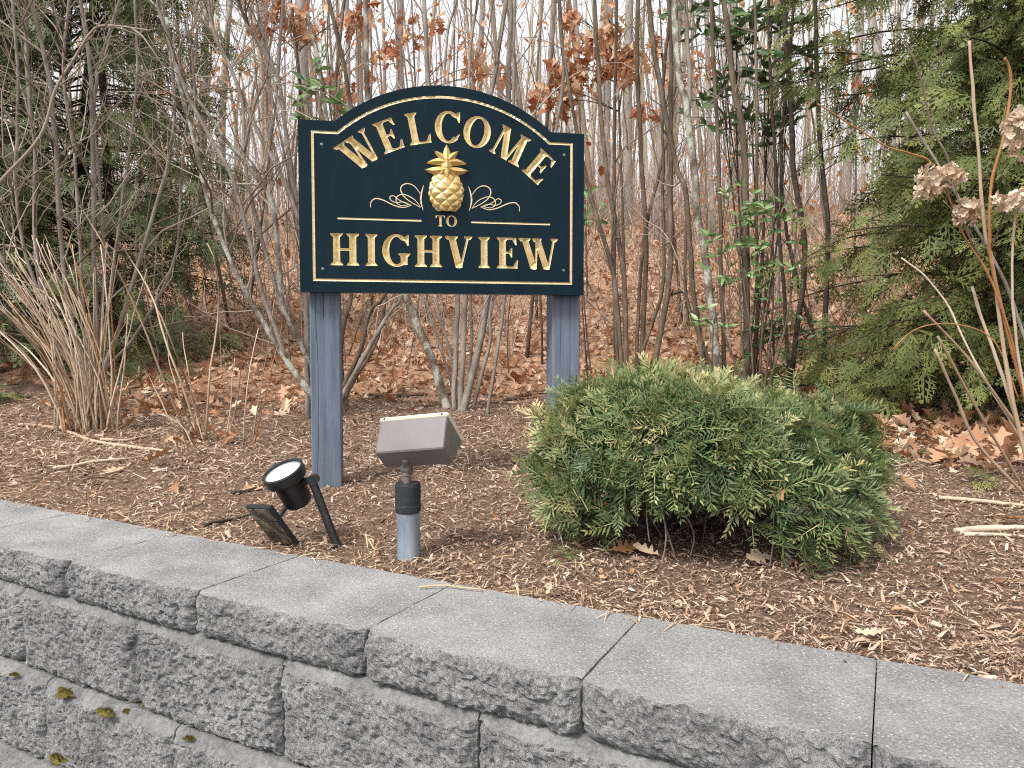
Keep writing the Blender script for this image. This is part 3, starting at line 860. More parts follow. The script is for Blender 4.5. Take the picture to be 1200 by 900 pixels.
# ------------------------------------------------------------------ black solar spotlight on a stake
sb = gp(394, 637)
sp = thing('solar_spotlight', 'black plastic solar spotlight with square panel on a leaning stake', 'spotlight', tuple(sb))
def Lc(p): return np.asarray(p) - sb
hin = at(365.5, 562, 1.752)
low = at(394.5, 639, 1.742); dirn = low - hin
mb = tube(MB(), np.array([Lc(hin), Lc(low + dirn * .12)]), [.0098, .0105], 18)
tube(mb, np.array([Lc(low - dirn * .06), Lc(low + dirn * .1)]), [.0118, .0118], 18)
mb.build('stake', M['black_plastic'], sp)
axd = np.array([-.30, -.36, .88]); axd /= np.linalg.norm(axd)
Fh = frame(np.array([axd]))[0]                # local +Y along the axis
Fz = np.stack([Fh[:, 0], -Fh[:, 2], Fh[:, 1]], -1)   # local +Z along the axis
hc = at(338, 565, 1.765)                       # middle of the lamp head
prof = [(.018, -.066), (.030, -.064), (.0345, -.056), (.0365, -.0), (.0375, .002), (.0470, .006), (.0505, .012), (.0515, .034), (.0495, .0365), (.0468, .036), (.0455, .029), (.0445, .0215)]
head = lathe(MB(), prof, 40, Lc(hc), Fz).build('lamp_head', M['black_plastic'], sp, smooth=False)
fix_normals(lathe(MB(), [(.0450, .022), (.0446, .0300), (.030, .0330), (0.0, .0340)], 40, Lc(hc), Fz).build('lens', M['frosted'], head, smooth=True))
mb = MB()
tube(mb, np.array([Lc(hin + np.array([.004, -.012, 0])), Lc(hin + np.array([.004, .012, 0]))]), [.0125, .0125], 20)
tube(mb, np.array([Lc(hin), Lc(hc + axd * -.01)]), [.008, .010], 12)
fix_normals(mb.build('hinge', M['black_plastic'], sp))
pA = at(288.5, 592, 1.735)
AB, BC = np.array([.078, -.060, .012]), np.array([.049, .050, -.104])
nn = np.cross(AB, BC); nn /= np.linalg.norm(nn)
pcn = pA + (AB + BC) / 2
Mp = np.stack([AB / np.linalg.norm(AB), BC / np.linalg.norm(BC), nn], -1)
la, lb_ = np.linalg.norm(AB), np.linalg.norm(BC)
mb = box(MB(), Lc(pcn), (la, lb_, .011), Mp, bev=.002)
panel = fix_normals(mb.build('solar_panel', M['black_plastic'], sp))
for i in range(2):
    for j in range(3):
        c = pcn + Mp @ np.array([(i - .5) * la * .46, (j - 1) * lb_ * .30, -.0062])
        fix_normals(box(MB(), Lc(c), (la * .43, lb_ * .28, .0014), Mp).build('solar_cell', M['solar_cell'], panel))
jc = pcn + Mp @ np.array([.0, -.005, .012])
mb = lathe(MB(), [(0, .012), (.014, .012), (.02, .004), (.021, -.002)], 20, Lc(pcn + nn * .006), Mp)
tube(mb, np.array([Lc(pcn + nn * .014), Lc(at(333, 597, 1.76)), Lc(hc - axd * .045)]), [.006, .006, .008], 12)
fix_normals(mb.build('panel_bracket', M['black_plastic'], sp))

# ================================================================== VEGETATION
# ------------------------------------------------------------------ leaf and spray templates: (verts, faces, tint)
def blade(stations, widths, curl=(0, 0), cup=0.0, twist=0.0):
    """a leaf of unit length along +Y: midrib and two edges"""
    P, F = [], []
    for t, w in zip(stations, widths):
        zc_ = curl[0] * (t - .3) ** 2 + curl[1] * math.sin(t * 5)
        for s in (-1, 0, 1):
            x = s * w
            P.append((x + .0, t, zc_ + cup * abs(x) + twist * x * (t - .4)))
    for i in range(len(stations) - 1):
        for j in range(2):
            F.append([i * 3 + j, i * 3 + j + 1, (i + 1) * 3 + j + 1, (i + 1) * 3 + j])
    P = np.array(P)
    return P, np.array(F), np.zeros(len(P))
OAK_T0, OAK_W0 = [0, .14, .24, .33, .46, .53, .67, .74, .88, 1], [.012, .03, .17, .07, .30, .12, .34, .15, .20, .02]
OAK_T = [0, .22, .33, .46, .55, .68, .77, 1]
OAK_W = [.012, .17, .07, .30, .12, .34, .16, .02]
oaks = []
for k in range(10):
    w = np.array(OAK_W) * rng.uniform(.75, 1.15, len(OAK_W))
    oaks.append(blade(OAK_T, w, (rng.uniform(-.5, .9), rng.uniform(-.10, .12)), rng.uniform(-.2, 1.1), rng.uniform(-1.2, 1.2)))
simple = []
for k in range(6):
    simple.append(blade([0, .2, .5, .8, 1], np.array([.01, .2, .29, .18, .01]) * rng.uniform(.8, 1.1), (rng.uniform(-.3, .9), rng.uniform(-.08, .1)), rng.uniform(0, 1.0), rng.uniform(-1, 1)))
lobed = [blade([0, .3, .48, .68, 1], np.array([.01, .22, .1, .32, .02]) * rng.uniform(.8, 1.1), (rng.uniform(-.3, .9), 0), rng.uniform(0, 1), rng.uniform(-1, 1)) for k in range(6)]
far_leaf = [blade([0, .55, 1], [.03, .3, .02], (rng.uniform(-.3, .9), 0), rng.uniform(0, 1), rng.uniform(-1, 1)) for k in range(4)]
laurel = [blade([0, .12, .4, .75, 1], [.012, .07, .165, .13, .01], (-.35 + .2 * k, 0), .35, .2 * k - .2) for k in range(3)]

def litter(mb, tm, x, y, size, tilt, lift=.012, tint=None):
    n = len(x)
    yaw = rng.uniform(0, 2 * math.pi, n)
    Mx = rotz(yaw) @ rotx(rng.normal(0, tilt, n)) @ roty(rng.normal(0, tilt, n)) @ rotz(rng.uniform(0, 6.28, n))
    Mx = Mx * size[:, None, None]
    z = gz(x, y) + lift * rng.uniform(.2, 1.6, n)
    T = np.stack([x, y, z], -1)
    which = rng.integers(0, len(tm), n)
    for k in range(len(tm)):
        s = which == k
        mb.inst(tm[k], Mx[s], T[s])
def in_bed(x, y, m=.28): return y > wall_y(x) + m

# fallen leaves on the slope (too many to count)
mb = MB()
def scatter(n, ymin, ymax, xk):
    y = ymin + (ymax - ymin) * rng.random(n) ** 1.0
    x = rng.uniform(-xk, xk, n) * (y * .86 + .6)
    return x, y
def edge_y(x): return 4.55 - 1.0 * np.clip(x - .3, 0, 1.9) + .35 * np.clip(-x - 1.2, 0, 3) + .35 * vnoise(np.stack([x * 1.7, x * 0, x * 0], -1), 8)
x, y = scatter(10500, 2.5, 8.2, 1)
k = (y > edge_y(x)) | (rng.random(len(x)) < np.clip(1 - (edge_y(x) - y) / .5, 0, .6) * .35)
x, y = x[k], y[k]
litter(mb, oaks, x, y, rng.uniform(.07, .135, len(x)), .42, .02)
x = rng.uniform(.85, 2.7, 900); y = rng.uniform(2.5, 4.3, 900)          # leaves blown up against the evergreens
k = (y > 4.5 - 1.05 * x + .25 * vnoise(np.stack([x * 3, y * 3, x * 0], -1), 4)) & (y > 2.55)
litter(mb, oaks, x[k], y[k], rng.uniform(.06, .115, k.sum()), .45, .02)
x = rng.uniform(-3, 2, 1100); y = wall_y(x) + .32 + 3 * rng.random(1100) ** 1.3      # torn scraps of leaf on the mulch
litter(mb, lobed, x, y, rng.uniform(.008, .024, 1100), .5, .006)
x, y = scatter(7500, 8.2, 15, 1)
litter(mb, lobed, x, y, rng.uniform(.09, .15, len(x)), .5, .03)
x, y = scatter(9000, 15, 34, 1)
litter(mb, far_leaf, x, y, rng.uniform(.13, .24, len(x)), .6, .05)
tag(mb.build('leaf_litter', M['litter']), 'tan and rust fallen oak leaves covering the slope', 'fallen leaves', kind='stuff')

# bark mulch of the bed: shreds lying every way
mb = MB()
chips = []
for k in range(6):
    L_, w_ = 1.0, rng.uniform(.10, .24)
    b_ = rng.uniform(-.12, .18); h_ = rng.uniform(.03, .1)
    P = np.array([(-w_ / 2, -.5, 0), (w_ / 2 * .6, -.46, 0), (-w_ / 2 * .9, .05, b_), (w_ / 2, 0, b_ + h_), (-w_ * .15, .5, 0), (w_ * .3, .46, .0)])
    chips.append((P, np.array([[0, 1, 3, 2], [2, 3, 5, 4]]), np.zeros(6)))
def bed_scatter(n, ymax=5.2, power=1.8):
    y = .95 + (ymax - .95) * rng.random(n) ** power
    x = rng.uniform(-1, 1, n) * (y * .76 + .35)
    k = in_bed(x, y, .272) & (y < edge_y(x) + .5)
    return x[k], y[k]
x, y = bed_scatter(175000)
s = rng.gamma(2.2, .0044, len(x)).clip(.005, .055) * (0.72 + .17 * y)
near = y < 2.5
litter(mb, chips, x[near], y[near], s[near], .33, .006)
flat = [(c[0][[0, 1, 5, 4]], np.array([[0, 1, 2, 3]]), np.zeros(4)) for c in chips]
litter(mb, flat, x[~near], y[~near], s[~near] * 1.55, .36, .010)
tag(mb.build('bark_mulch', M['mulch']), 'brown shredded bark mulch covering the planting bed', 'mulch', kind='stuff')
# pale straw and pine needles caught along the cap
mb = MB()
x, y = bed_scatter(1500, 4.2, 1.6)
xe = rng.uniform(-1.7, .3, 380); ye = wall_y(xe) + .285 + np.abs(rng.normal(0, .10, 380))
x, y = np.concatenate([x, xe]), np.concatenate([y, ye])
st = (np.array([(-.018, -.5, 0), (.018, -.5, 0), (-.02, 0, .08), (.02, 0, .08), (-.008, .5, 0), (.008, .5, 0)]), np.array([[0, 1, 3, 2], [2, 3, 5, 4]]), np.zeros(6))
litter(mb, [st], x, y, rng.uniform(.02, .075, len(x)), .16, .010)
tag(mb.build('dry_needles', M['straw']), 'pale dry needles and straw strewn over the mulch', 'needles', kind='stuff')

# single leaves that lie apart on the mulch
leaf_mesh = []
for k in range(8):
    tt_ = np.linspace(0, 1, 26)
    ww_ = np.clip(spline(np.stack([OAK_T0, np.array(OAK_W0) * rng.uniform(.75, 1.15, 10), np.zeros(10)], -1), 26), .004, 1)
    tm = blade(ww_[:, 0], ww_[:, 1] * rng.uniform(.8, 1.05), (rng.uniform(-.2, .9), rng.uniform(-.06, .06)), rng.uniform(0, .7), rng.uniform(-.6, .6))
    leaf_mesh.append(MB().add(*tm[:2]).mesh('fallen_leaf', M['dry_leaf'], True))
for n, (px, py, sz, lab) in enumerate([(160, 546, .13, 'pale curled leaf on the mulch beside the fallen canes'), (148, 552, .09, 'small pale leaf tucked against the curled leaf by the fallen canes'),
        (205, 571, .10, 'bleached flat leaf lying between the wall cap and the fallen canes'), (1074, 580, .085, 'tan lobed leaf on mulch right of the yew shrub'), (996, 748, .055, 'bleached curled leaf on mulch near the wall cap joint'),
        (1040, 728, .045, 'small buff leaf between yew shrub and wall cap'), (712, 652, .075, 'rusty leaf under the left skirt of the yew shrub'), (1003, 505, .10, 'tan leaf under the lichened branch'), (776, 660, .07, 'orange-brown leaf standing under the middle of the yew shrub'),
        (905, 660, .08, 'brown leaf in the shade under the right of the yew shrub'), (126, 583, .05, 'small orange leaf close behind the wall cap'), (1165, 612, .09, 'orange fern-like leaf beside the cut sticks'), (312, 575, .07, 'tan leaf beside the left sign post')]):
    p = gp(px, py)
    o = link('fallen_leaf', leaf_mesh[n % len(leaf_mesh)], None, tuple(p + (0, 0, .012)), (rng.normal(0, .25), rng.normal(0, .3), rng.uniform(0, 6.28)), (sz,) * 3)
    tag(o, lab, 'leaf', 'single fallen leaves on the mulch')

# fallen sticks
def stick(name, pix, wpx, m, label, lift=.008, forks=(), ends=True):
    P = np.array([gp(*q) for q in pix])
    P = spline(P, max(6, len(pix) * 5))
    P[:, 2] = np.maximum(P[:, 2], gz(P[:, 0], P[:, 1])) + lift
    P[:, 2] += .004 * fbm(P * 14, 2, 3)
    r = wpx / 2 * P[:, 1].mean() / FPX
    mb = MB(); tube(mb, P, np.linspace(r, r * .55, len(P)) * (1 + .18 * vnoise(P * 40, 5)), 8)
    for f in forks:
        Q = spline(np.array([gp(*q) + (0, 0, lift) for q in f]), 8)
        tube(mb, Q, np.linspace(r * .6, r * .25, 8), 6)
    b = P[0].copy(); 
    for v in mb.v: v -= b
    o = mb.build(name, m, None, True, tuple(b))
    return tag(o, label, 'stick', 'sticks lying on the bed')
stick('fallen_cane', [(22, 500), (57, 502), (107, 519), (150, 526), (203, 532)], 5, M['cane'], 'long pale cane lying across the mulch before the tan canes')
stick('fallen_cane', [(62, 553), (112, 545), (155, 540), (185, 531)], 4, M['cane'], 'shorter pale cane lying on the mulch below the long one')
stick('fallen_cane', [(118, 518), (150, 517), (190, 509)], 4, M['cane'], 'thin pale cane lying between the two clumps of tan canes')
stick('dead_branch', [(240, 622), (265, 614), (297, 607)], 5, M['bark_dark'], 'dark twig poking out under the solar panel')
stick('dead_branch', [(272, 581), (290, 577), (312, 573)], 5, M['bark_dark'], 'dark twig lying left of the solar spotlight head')
stick('dead_branch', [(418, 463), (450, 466), (500, 464)], 5, M['bark_brown'], 'brown rotten branch on leaves under the sign board')
stick('dead_branch', [(985, 487), (1018, 472), (1050, 461), (1078, 471), (1108, 490)], 7, M['bark_lichen'], 'grey lichened branch lying on leaves behind the yew shrub', .05, [[(1050, 461), (1068, 440), (1078, 412)], [(1040, 500), (1060, 470)]])
stick('cut_stick', [(1100, 588), (1150, 591), (1215, 598)], 6, M['cane'], 'straight pale stick on mulch under the dried hydrangea')
stick('cut_stick', [(1121, 629), (1150, 624), (1182, 623), (1215, 624)], 10, M['cane'], 'thick split pale stick on mulch below the straight one', .006, [[(1130, 630), (1170, 630), (1215, 634)]])
stick('dead_branch', [(590, 470), (620, 468), (640, 470)], 4, M['bark_brown'], 'thin grey twig on the leaves beside the right sign post')
# a twig left on the cap
P = spline(np.array([at(491, 696, 1.405), at(520, 692, 1.415), at(545, 696, 1.40), at(566, 699, 1.39)]), 14); P[:, 2] = .006
b = P[0].copy()
tag(tube(tube(MB(), P - b, np.linspace(.0022, .0012, 14), 7), [P[6] - b, P[6] - b + (.02, .012, .004), P[6] - b + (.045, .016, .006)], [.0014, .001, .0006], 5).build('dry_twig', M['straw'], None, True, tuple(b)), 'small dry twig lying on top of a wall cap block', 'twig')

# moss on the ledge of the wall
def moss(px, py, w, h, z, label, out):
    p = at(px, py, 1.0); d = p - np.array([0, 0, CAMZ]); p = np.array([0, 0, CAMZ]) + d * ((z - CAMZ) / d[2])
    nu, nv = 26, 12
    a = np.linspace(0, 2 * math.pi, nu, endpoint=False); r = np.linspace(0, 1, nv)
    A, Rr = np.meshgrid(a, r, indexing='ij')
    rad = (1 + .65 * fbm(np.stack([np.cos(a) * 1.6 + px, np.sin(a) * 1.6, a * 0], -1), 2, 3)).clip(.25, 2)[:, None]
    X, Yy = Rr * np.cos(A) * w * rad, Rr * np.sin(A) * w * .45 * rad
    t, n = wall_dir(p[0])
    XX, YY = X * t[0] + Yy * n[0], X * t[1] + Yy * n[1]
    Z = h * .42 * np.clip(1 - Rr ** 2, 0, 1) 
    q = np.stack([XX, YY, Z], -1).reshape(-1, 3)
    q[:, 2] += h * .35 * fbm(q * 260, 2, 5) * (Rr.ravel() < .98) - .004
    i, j = np.arange(nu)[:, None], np.arange(nv - 1)[None]
    F = np.stack([i * nv + j, ((i + 1) % nu) * nv + j, ((i + 1) % nu) * nv + j + 1, i * nv + j + 1], -1).reshape(-1, 4)
    mb = MB().add(q, F)
    hair = (np.array([(-.5, 0, 0), (.5, 0, 0), (0, 0, 6.)]), np.array([[0, 1, 2]]), np.zeros(3))
    k = rng.integers(0, len(q), 900); Tn = q[k] + rng.normal(0, .0015, (900, 3)) * (1, 1, .3)
    mb.inst(hair, rotz(rng.uniform(0, 6, 900)) @ rotx(rng.normal(0, .6, 900)) * .0007, Tn)
    tag(mb.build('moss_tuft', M['moss'], None, True, tuple(p)), label, 'moss', 'moss tufts on the wall ledge')
def moss_line():
    """thin moss in the crevice where the blocks step out"""
    mb = MB(); n = 2600
    x = rng.uniform(-1.45, -.30, n)
    keep = vnoise(np.stack([x * 14, x * 0, x * 0], -1), 12) + rng.normal(0, .25, n) > .05
    x = x[keep]; n = len(x)
    nv = np.array([wall_dir(q)[1] for q in x])
    off = -.012 + np.abs(rng.normal(0, .006, n))
    p = np.stack([x, wall_y(x)], -1) - nv * off[:, None]
    t = (np.array([(-1, 0, 0), (1, 0, 0), (.3, .3, 1.4), (-.8, -.2, 1.1)]), np.array([[0, 1, 2, 3]]), np.zeros(4))
    mb.inst(t, rotz(rng.uniform(0, 6.28, n)) @ rotx(rng.normal(0, .6, n)) * rng.uniform(.0012, .0032, n)[:, None, None], np.stack([p[:, 0], p[:, 1], np.full(n, -.271)], -1))
    tag(mb.build('crevice_moss', M['moss'], None, False), 'thin dark moss along the crevice of the wall ledge', 'moss', kind='stuff')
moss_line()
moss(125, 833, .024, .011, -.272, 'largest olive moss tuft on the wall ledge', 0)
moss(76, 810, .030, .006, -.272, 'flat brownish moss tuft on the ledge beside a block joint', 0)
moss(148, 832, .008, .006, -.272, 'tiny green moss tuft right beside the largest one', 0)
moss(16, 789, .013, .004, -.272, 'thin brown moss patch at the upper end of the ledge', 0)
moss(221, 864, .011, .006, -.272, 'small moss tuft at the lower block joint of the ledge', 0)
moss(66, 889, .022, .02, -.375, 'long upright moss tuft growing on a split block face', .03)

# ------------------------------------------------------------------ yew shrub
def spray(n, L, needle, width, droop, side=0, seed=0, vee=.25):
    """a flat yew spray along +Y: a twig with two rows of needles (and some side shoots)"""
    r = np.random.default_rng(seed)
    V, F, T = [], [], []
    def shoot(o, ang, length, cnt, tb):
        ca, sa = math.cos(ang), math.sin(ang)
        def pos(t):
            y = length * t
            return np.array([o[0] + sa * y, o[1] + ca * y, o[2] - droop * (y + o[1]) ** 2 / L])
        k = len(V)
        for t in (0, .5, 1):
            p = pos(t); w = .010 * L * (1.1 - t)
            V.extend([p + (-w * ca, w * sa, 0), p + (w * ca, -w * sa, 0)]); T.extend([.5, .5])
        F.extend([[k, k + 1, k + 3, k + 2], [k + 2, k + 3, k + 5, k + 4]])
        for i in range(cnt):
            t = .06 + .94 * i / (cnt - 1)
            for s in (-1, 1):
                a = ang + s * (R(62) - R(30) * t + r.normal(0, .14))
                ln = needle * (1 - .45 * max(0, t - .6) / .4) * r.uniform(.75, 1.12) * (.7 + .3 * min(1, t * 5))
                p = pos(t); d = np.array([math.sin(a), math.cos(a), vee + r.normal(0, .26)]); d /= np.linalg.norm(d)
                q = np.array([d[1], -d[0], 0]) * width / 2
                k = len(V)
                V.extend([p, p + d * ln * .45 + q, p + d * ln, p + d * ln * .45 - q])
                tt = tb + r.normal(0, .06) + .24 * t * t - .04
                T.extend([tt - .04, tt, tt + .06, tt]); F.append([k, k + 1, k + 2, k + 3])
    shoot((0, 0, 0), 0, L, n, 0)
    for j in range(side):
        t = .15 + .5 * j / max(1, side) + r.uniform(0, .1)
        shoot((0, L * t, -droop * L * t * t), (1 if j % 2 else -1) * R(r.uniform(35, 55)), L * r.uniform(.38, .6), int(n * .6), .03)
    return np.array(V), np.array(F), np.array(T)
yew_t = [spray(14, 1.0, .25, .041, rng.uniform(.15, .5), side=[1, 2, 3, 0, 2][k % 5], seed=k) for k in range(8)]

YC = np.array([.452, 1.87, 0.0])
yz0 = float(gz(YC[0], YC[1]))
yew = thing('yew_shrub', 'low spreading yew shrub with flat green sprays and bronzed tips', 'shrub', (YC[0], YC[1], yz0))
def yew_surface(th, ph):
    """outer surface: th around, ph up (0 = skirt, 1 = crown)"""
    c, s = np.cos(th), np.sin(th)
    rx = np.where(c > 0, .475, .425); ry = np.where(s > 0, .38, .40)
    e = np.cos(ph * math.pi / 2) ** .55 * (1 - .20 * (1 - ph) ** 3)
    lump = 1 + .10 * vnoise(np.stack([c * 2.2, s * 2.2, ph * 2.5], -1), 2) + .07 * vnoise(np.stack([c * 5, s * 5, ph * 5], -1), 6)
    # the right front flops down to the ground, a gap stays open under the middle
    zb = .075 + .06 * np.exp(-((th - R(-100)) / .42) ** 2) - .08 * np.exp(-((th - R(-62)) / .26) ** 2) - .05 * np.exp(-((th - R(-140)) / .3) ** 2) + .02 * np.sin(5 * th)
    e = e + .30 * np.exp(-((th - R(-62)) / .24) ** 2) * (1 - ph) ** 2 + .10 * np.exp(-((th - R(-20)) / .4) ** 2) * (1 - ph)
    top = .385 - .006 * c - .02 * np.clip(c - .5, 0, 1)
    z = zb + (top - zb) * np.sin(ph * math.pi / 2) ** .9
    x, y = rx * e * lump * c, ry * e * lump * s
    return np.stack([x, y, z + .045 * vnoise(np.stack([x * 7, y * 7, z * 0], -1), 9)], -1)
def yew_pick(n, front=False):
    th = rng.uniform(-math.pi * 1.03, 0.1, n) if front else rng.uniform(-math.pi, math.pi, n)
    ph = rng.random(n) ** .9
    P = yew_surface(th, ph)
    out = np.stack([np.cos(th) * (1 - ph * .8), np.sin(th) * (1 - ph * .8), ph * 1.0 + .05], -1)
    out /= np.linalg.norm(out, axis=1, keepdims=True)
    tan = rng.normal(0, 1, (n, 3)); tan -= out * (tan * out).sum(1, keepdims=True)
    d = out * rng.uniform(.25, 1.0, n)[:, None] + tan * .62
    d[:, 2] += -.38 * (1 - ph) + .12 * ph
    nrm = np.array([0, 0, 1.]) * 1.0 + out * .5 + rng.normal(0, .55, (n, 3))
    d /= np.linalg.norm(d, axis=1, keepdims=True)
    return P, d, nrm, ph
mb = MB()
for k in range(len(yew_t)):
    P, d, nrm, ph = yew_pick(290)
    sc = rng.uniform(.075, .13, len(P))
    depth = rng.random(len(P)) ** 1.6 * .42
    c = np.array([0, 0, .2])
    P = P + (c - P) * depth[:, None] - d * sc[:, None] * .7
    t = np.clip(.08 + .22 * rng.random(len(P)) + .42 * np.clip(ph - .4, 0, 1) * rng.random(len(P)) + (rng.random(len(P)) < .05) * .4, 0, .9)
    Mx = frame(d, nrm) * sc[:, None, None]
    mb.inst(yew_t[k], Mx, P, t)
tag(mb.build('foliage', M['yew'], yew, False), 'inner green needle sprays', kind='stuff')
variants = []
for k, tm in enumerate(yew_t):
    for tb in (.14, .26, .40, .56, .72):
        variants.append((tb, MB().add(tm[0], tm[1], tm[2] + tb).mesh('spray', M['yew'])))
P, d, nrm, ph = yew_pick(300, True)
sc = rng.uniform(.085, .14, 300)
P = P - d * sc[:, None] * .50
nrm = P / np.linalg.norm(P, axis=1, keepdims=True) * (1, 1, .6) + (0, 0, .45) + rng.normal(0, .22, (300, 3))   # the outer sprays lie open to the light
for i in range(300):
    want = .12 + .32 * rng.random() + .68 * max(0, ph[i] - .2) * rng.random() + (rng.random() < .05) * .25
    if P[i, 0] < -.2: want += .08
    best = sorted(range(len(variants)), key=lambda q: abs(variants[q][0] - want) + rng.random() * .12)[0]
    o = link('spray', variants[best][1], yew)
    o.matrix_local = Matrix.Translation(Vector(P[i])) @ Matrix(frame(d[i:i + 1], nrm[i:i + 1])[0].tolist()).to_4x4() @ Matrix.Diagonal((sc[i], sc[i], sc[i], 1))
mb = MB()                                                  # dead leaves caught among the needles
n = 12
P, d, nrm, ph = yew_pick(n, True)
for i in range(n): mb.inst(oaks[i % 10], frame(d[i:i + 1], nrm[i:i + 1]) * rng.uniform(.03, .06), P[i:i + 1] * (.93, .93, .9))
tag(mb.build('caught_leaves', M['litter'], yew, False), 'dead leaves caught among the needles', kind='stuff')
# woody branches inside and bare twigs under the skirt
for i in range(26):
    th = rng.uniform(-math.pi, math.pi) if i > 12 else rng.uniform(-math.pi, 0)
    e = yew_surface(np.array([th]), np.array([rng.uniform(.1, .8)]))[0] * .82
    a = np.array([rng.normal(0, .09), rng.normal(.06, .07), -.03])
    m = (a + e) / 2 + np.array([rng.normal(0, .03), rng.normal(0, .03), -.05 + .1 * rng.random()])
    P = spline([a, m, e], 9)
    mb = tube(MB(), P, np.linspace(.008, .0025, 9) * rng.uniform(.6, 1.1), 7)
    for q in range(4):
        j = rng.integers(3, 8); dd = rng.normal(0, 1, 3); dd[2] *= .5; dd /= np.linalg.norm(dd)
        tube(mb, [P[j], P[j] + dd * .05, P[j] + dd * .10 + (0, 0, -.02)], [.003, .002, .001], 5)
    mb.build('branch', M['bark_brown'], yew, True)
for (px0, py0, px1, py1, Y) in [(765, 560, 800, 680, 1.62), (800, 655, 768, 690, 1.60), (775, 590, 774, 668, 1.60), (760, 555, 761, 635, 1.62), (897, 610, 902, 664, 1.55), (860, 565, 935, 612, 1.52), (795, 590, 808, 655, 1.62), (845, 600, 880, 590, 1.56), (668, 560, 660, 640, 1.68)]:
    a, b_ = at(px0, py0, Y + .08), at(px1, py1, Y)
    m = (a + b_) / 2 + rng.normal(0, .012, 3)
    tube(MB(), spline([a, m, b_], 7) - np.array(yew.location), np.linspace(.0028, .0014, 7), 6).build('bare_twig', M['bark_grey'], yew, True)

# ------------------------------------------------------------------ woody stems
def path3(pix, Y0, Y1=None, n=None):
    """a stem traced upward from its foot; Y is its distance, foot to tip"""
    Y1 = Y0 if Y1 is None else Y1
    ys = np.linspace(Y0, Y1, len(pix))
    P = np.array([at(px, py, y) for (px, py), y in zip(pix, ys)])
    return spline(P, n or max(10, 5 * len(pix)))
def grow(P0, d, L, r0, nseg=8, wander=.18, up=.06, r1=None):
    d = np.asarray(d, float); d = d / np.linalg.norm(d)
    P = [np.asarray(P0, float)]
    for i in range(nseg):
        d = d + rng.normal(0, wander, 3) / math.sqrt(nseg) * 1.6 + np.array([0, 0, up])
        d /= np.linalg.norm(d)
        P.append(P[-1] + d * L / nseg)
    return np.array(P), np.linspace(r0, r0 * .3 if r1 is None else r1, nseg + 1)
def twigs_on(mb, P, rad, n, Lr=(.25, .7), levels=1, t0=.25, ang=(.5, 1.1), up=.05, sides=4, nseg=5):
    m = len(P)
    for i in range(n):
        t = t0 + (1 - t0) * rng.random()
        j = min(m - 2, int(t * (m - 1)))
        d = P[j + 1] - P[j]; d /= np.linalg.norm(d) + 1e-9
        o = rng.normal(0, 1, 3); o -= d * (o @ d); o /= np.linalg.norm(o)
        a = rng.uniform(*ang)
        L = rng.uniform(*Lr)
        r0 = max(.0011, min(rad[j] * .55, .002 + L * .006))
        Q, rr = grow(P[j], d * math.cos(a) + o * math.sin(a), L, r0, nseg, .28, up)
        tube(mb, Q, rr, sides, cap=False)
        if levels > 1:
            twigs_on(mb, Q, rr, rng.integers(2, 5), (L * .25, L * .6), levels - 1, .2, ang, up, 3, max(3, nseg - 2))
def woody(name, label, cat, stems, bark, ntw=7, twl=(.2, .7), group=None, twmat='twig', levels=2, sink=.12):
    """stems: (pixel path from foot to tip, width px at foot, width px at tip, distance, tip distance[, bark])"""
    f0 = gp(*stems[0][0][0]) if False else None
    P0 = at(*stems[0][0][0], stems[0][3])
    root = np.array([P0[0], P0[1], float(gz(P0[0], P0[1]))])
    th = thing(name, label, cat, tuple(root), group)
    tmb = MB()
    for s in stems:
        pix, w0, w1, Y0, Y1 = s[:5]
        P = path3(pix, Y0, Y1)
        low_ = P[0]; g = float(gz(low_[0], low_[1]))
        if len(s) < 7:                                   # run the foot down into the ground
            d = P[0] - P[2]; d /= np.linalg.norm(d); d[2] = min(d[2], -.5); d /= np.linalg.norm(d)
            drop = (low_[2] - g + sink) / -d[2]
            if drop > 0: P = np.vstack([low_ + d * drop, low_ + d * drop * .5, P])
        top = P[-1] + (P[-1] - P[-3]) * .5                     # and its top out of the frame
        if pix[-1][1] <= 5:
            Q, _ = grow(P[-1], P[-1] - P[-3], 1.2, .01, 6, .12, .03); P = np.vstack([P, Q[1:]])
        rad = np.linspace(w0, w1, len(P)) / 2 * Y0 / FPX * .74
        P = P + .0045 * np.stack([fbm(P * 5 + 3, 2, 1), fbm(P * 5 + 40, 2, 2), fbm(P * 5 + 90, 2, 3)], -1) * Y0 / 3
        rad = rad * (1 + .10 * vnoise(P * 11, 4))
        tube(MB(), P - root, rad, 9).build('stem', M[s[5] if len(s) > 5 and s[5] else bark], th, True)
        if ntw: twigs_on(tmb, P - root, rad, ntw, twl, levels, .22)
    if ntw: tag(tmb.build('twigs', M[twmat], th, True), kind='stuff')
    return th

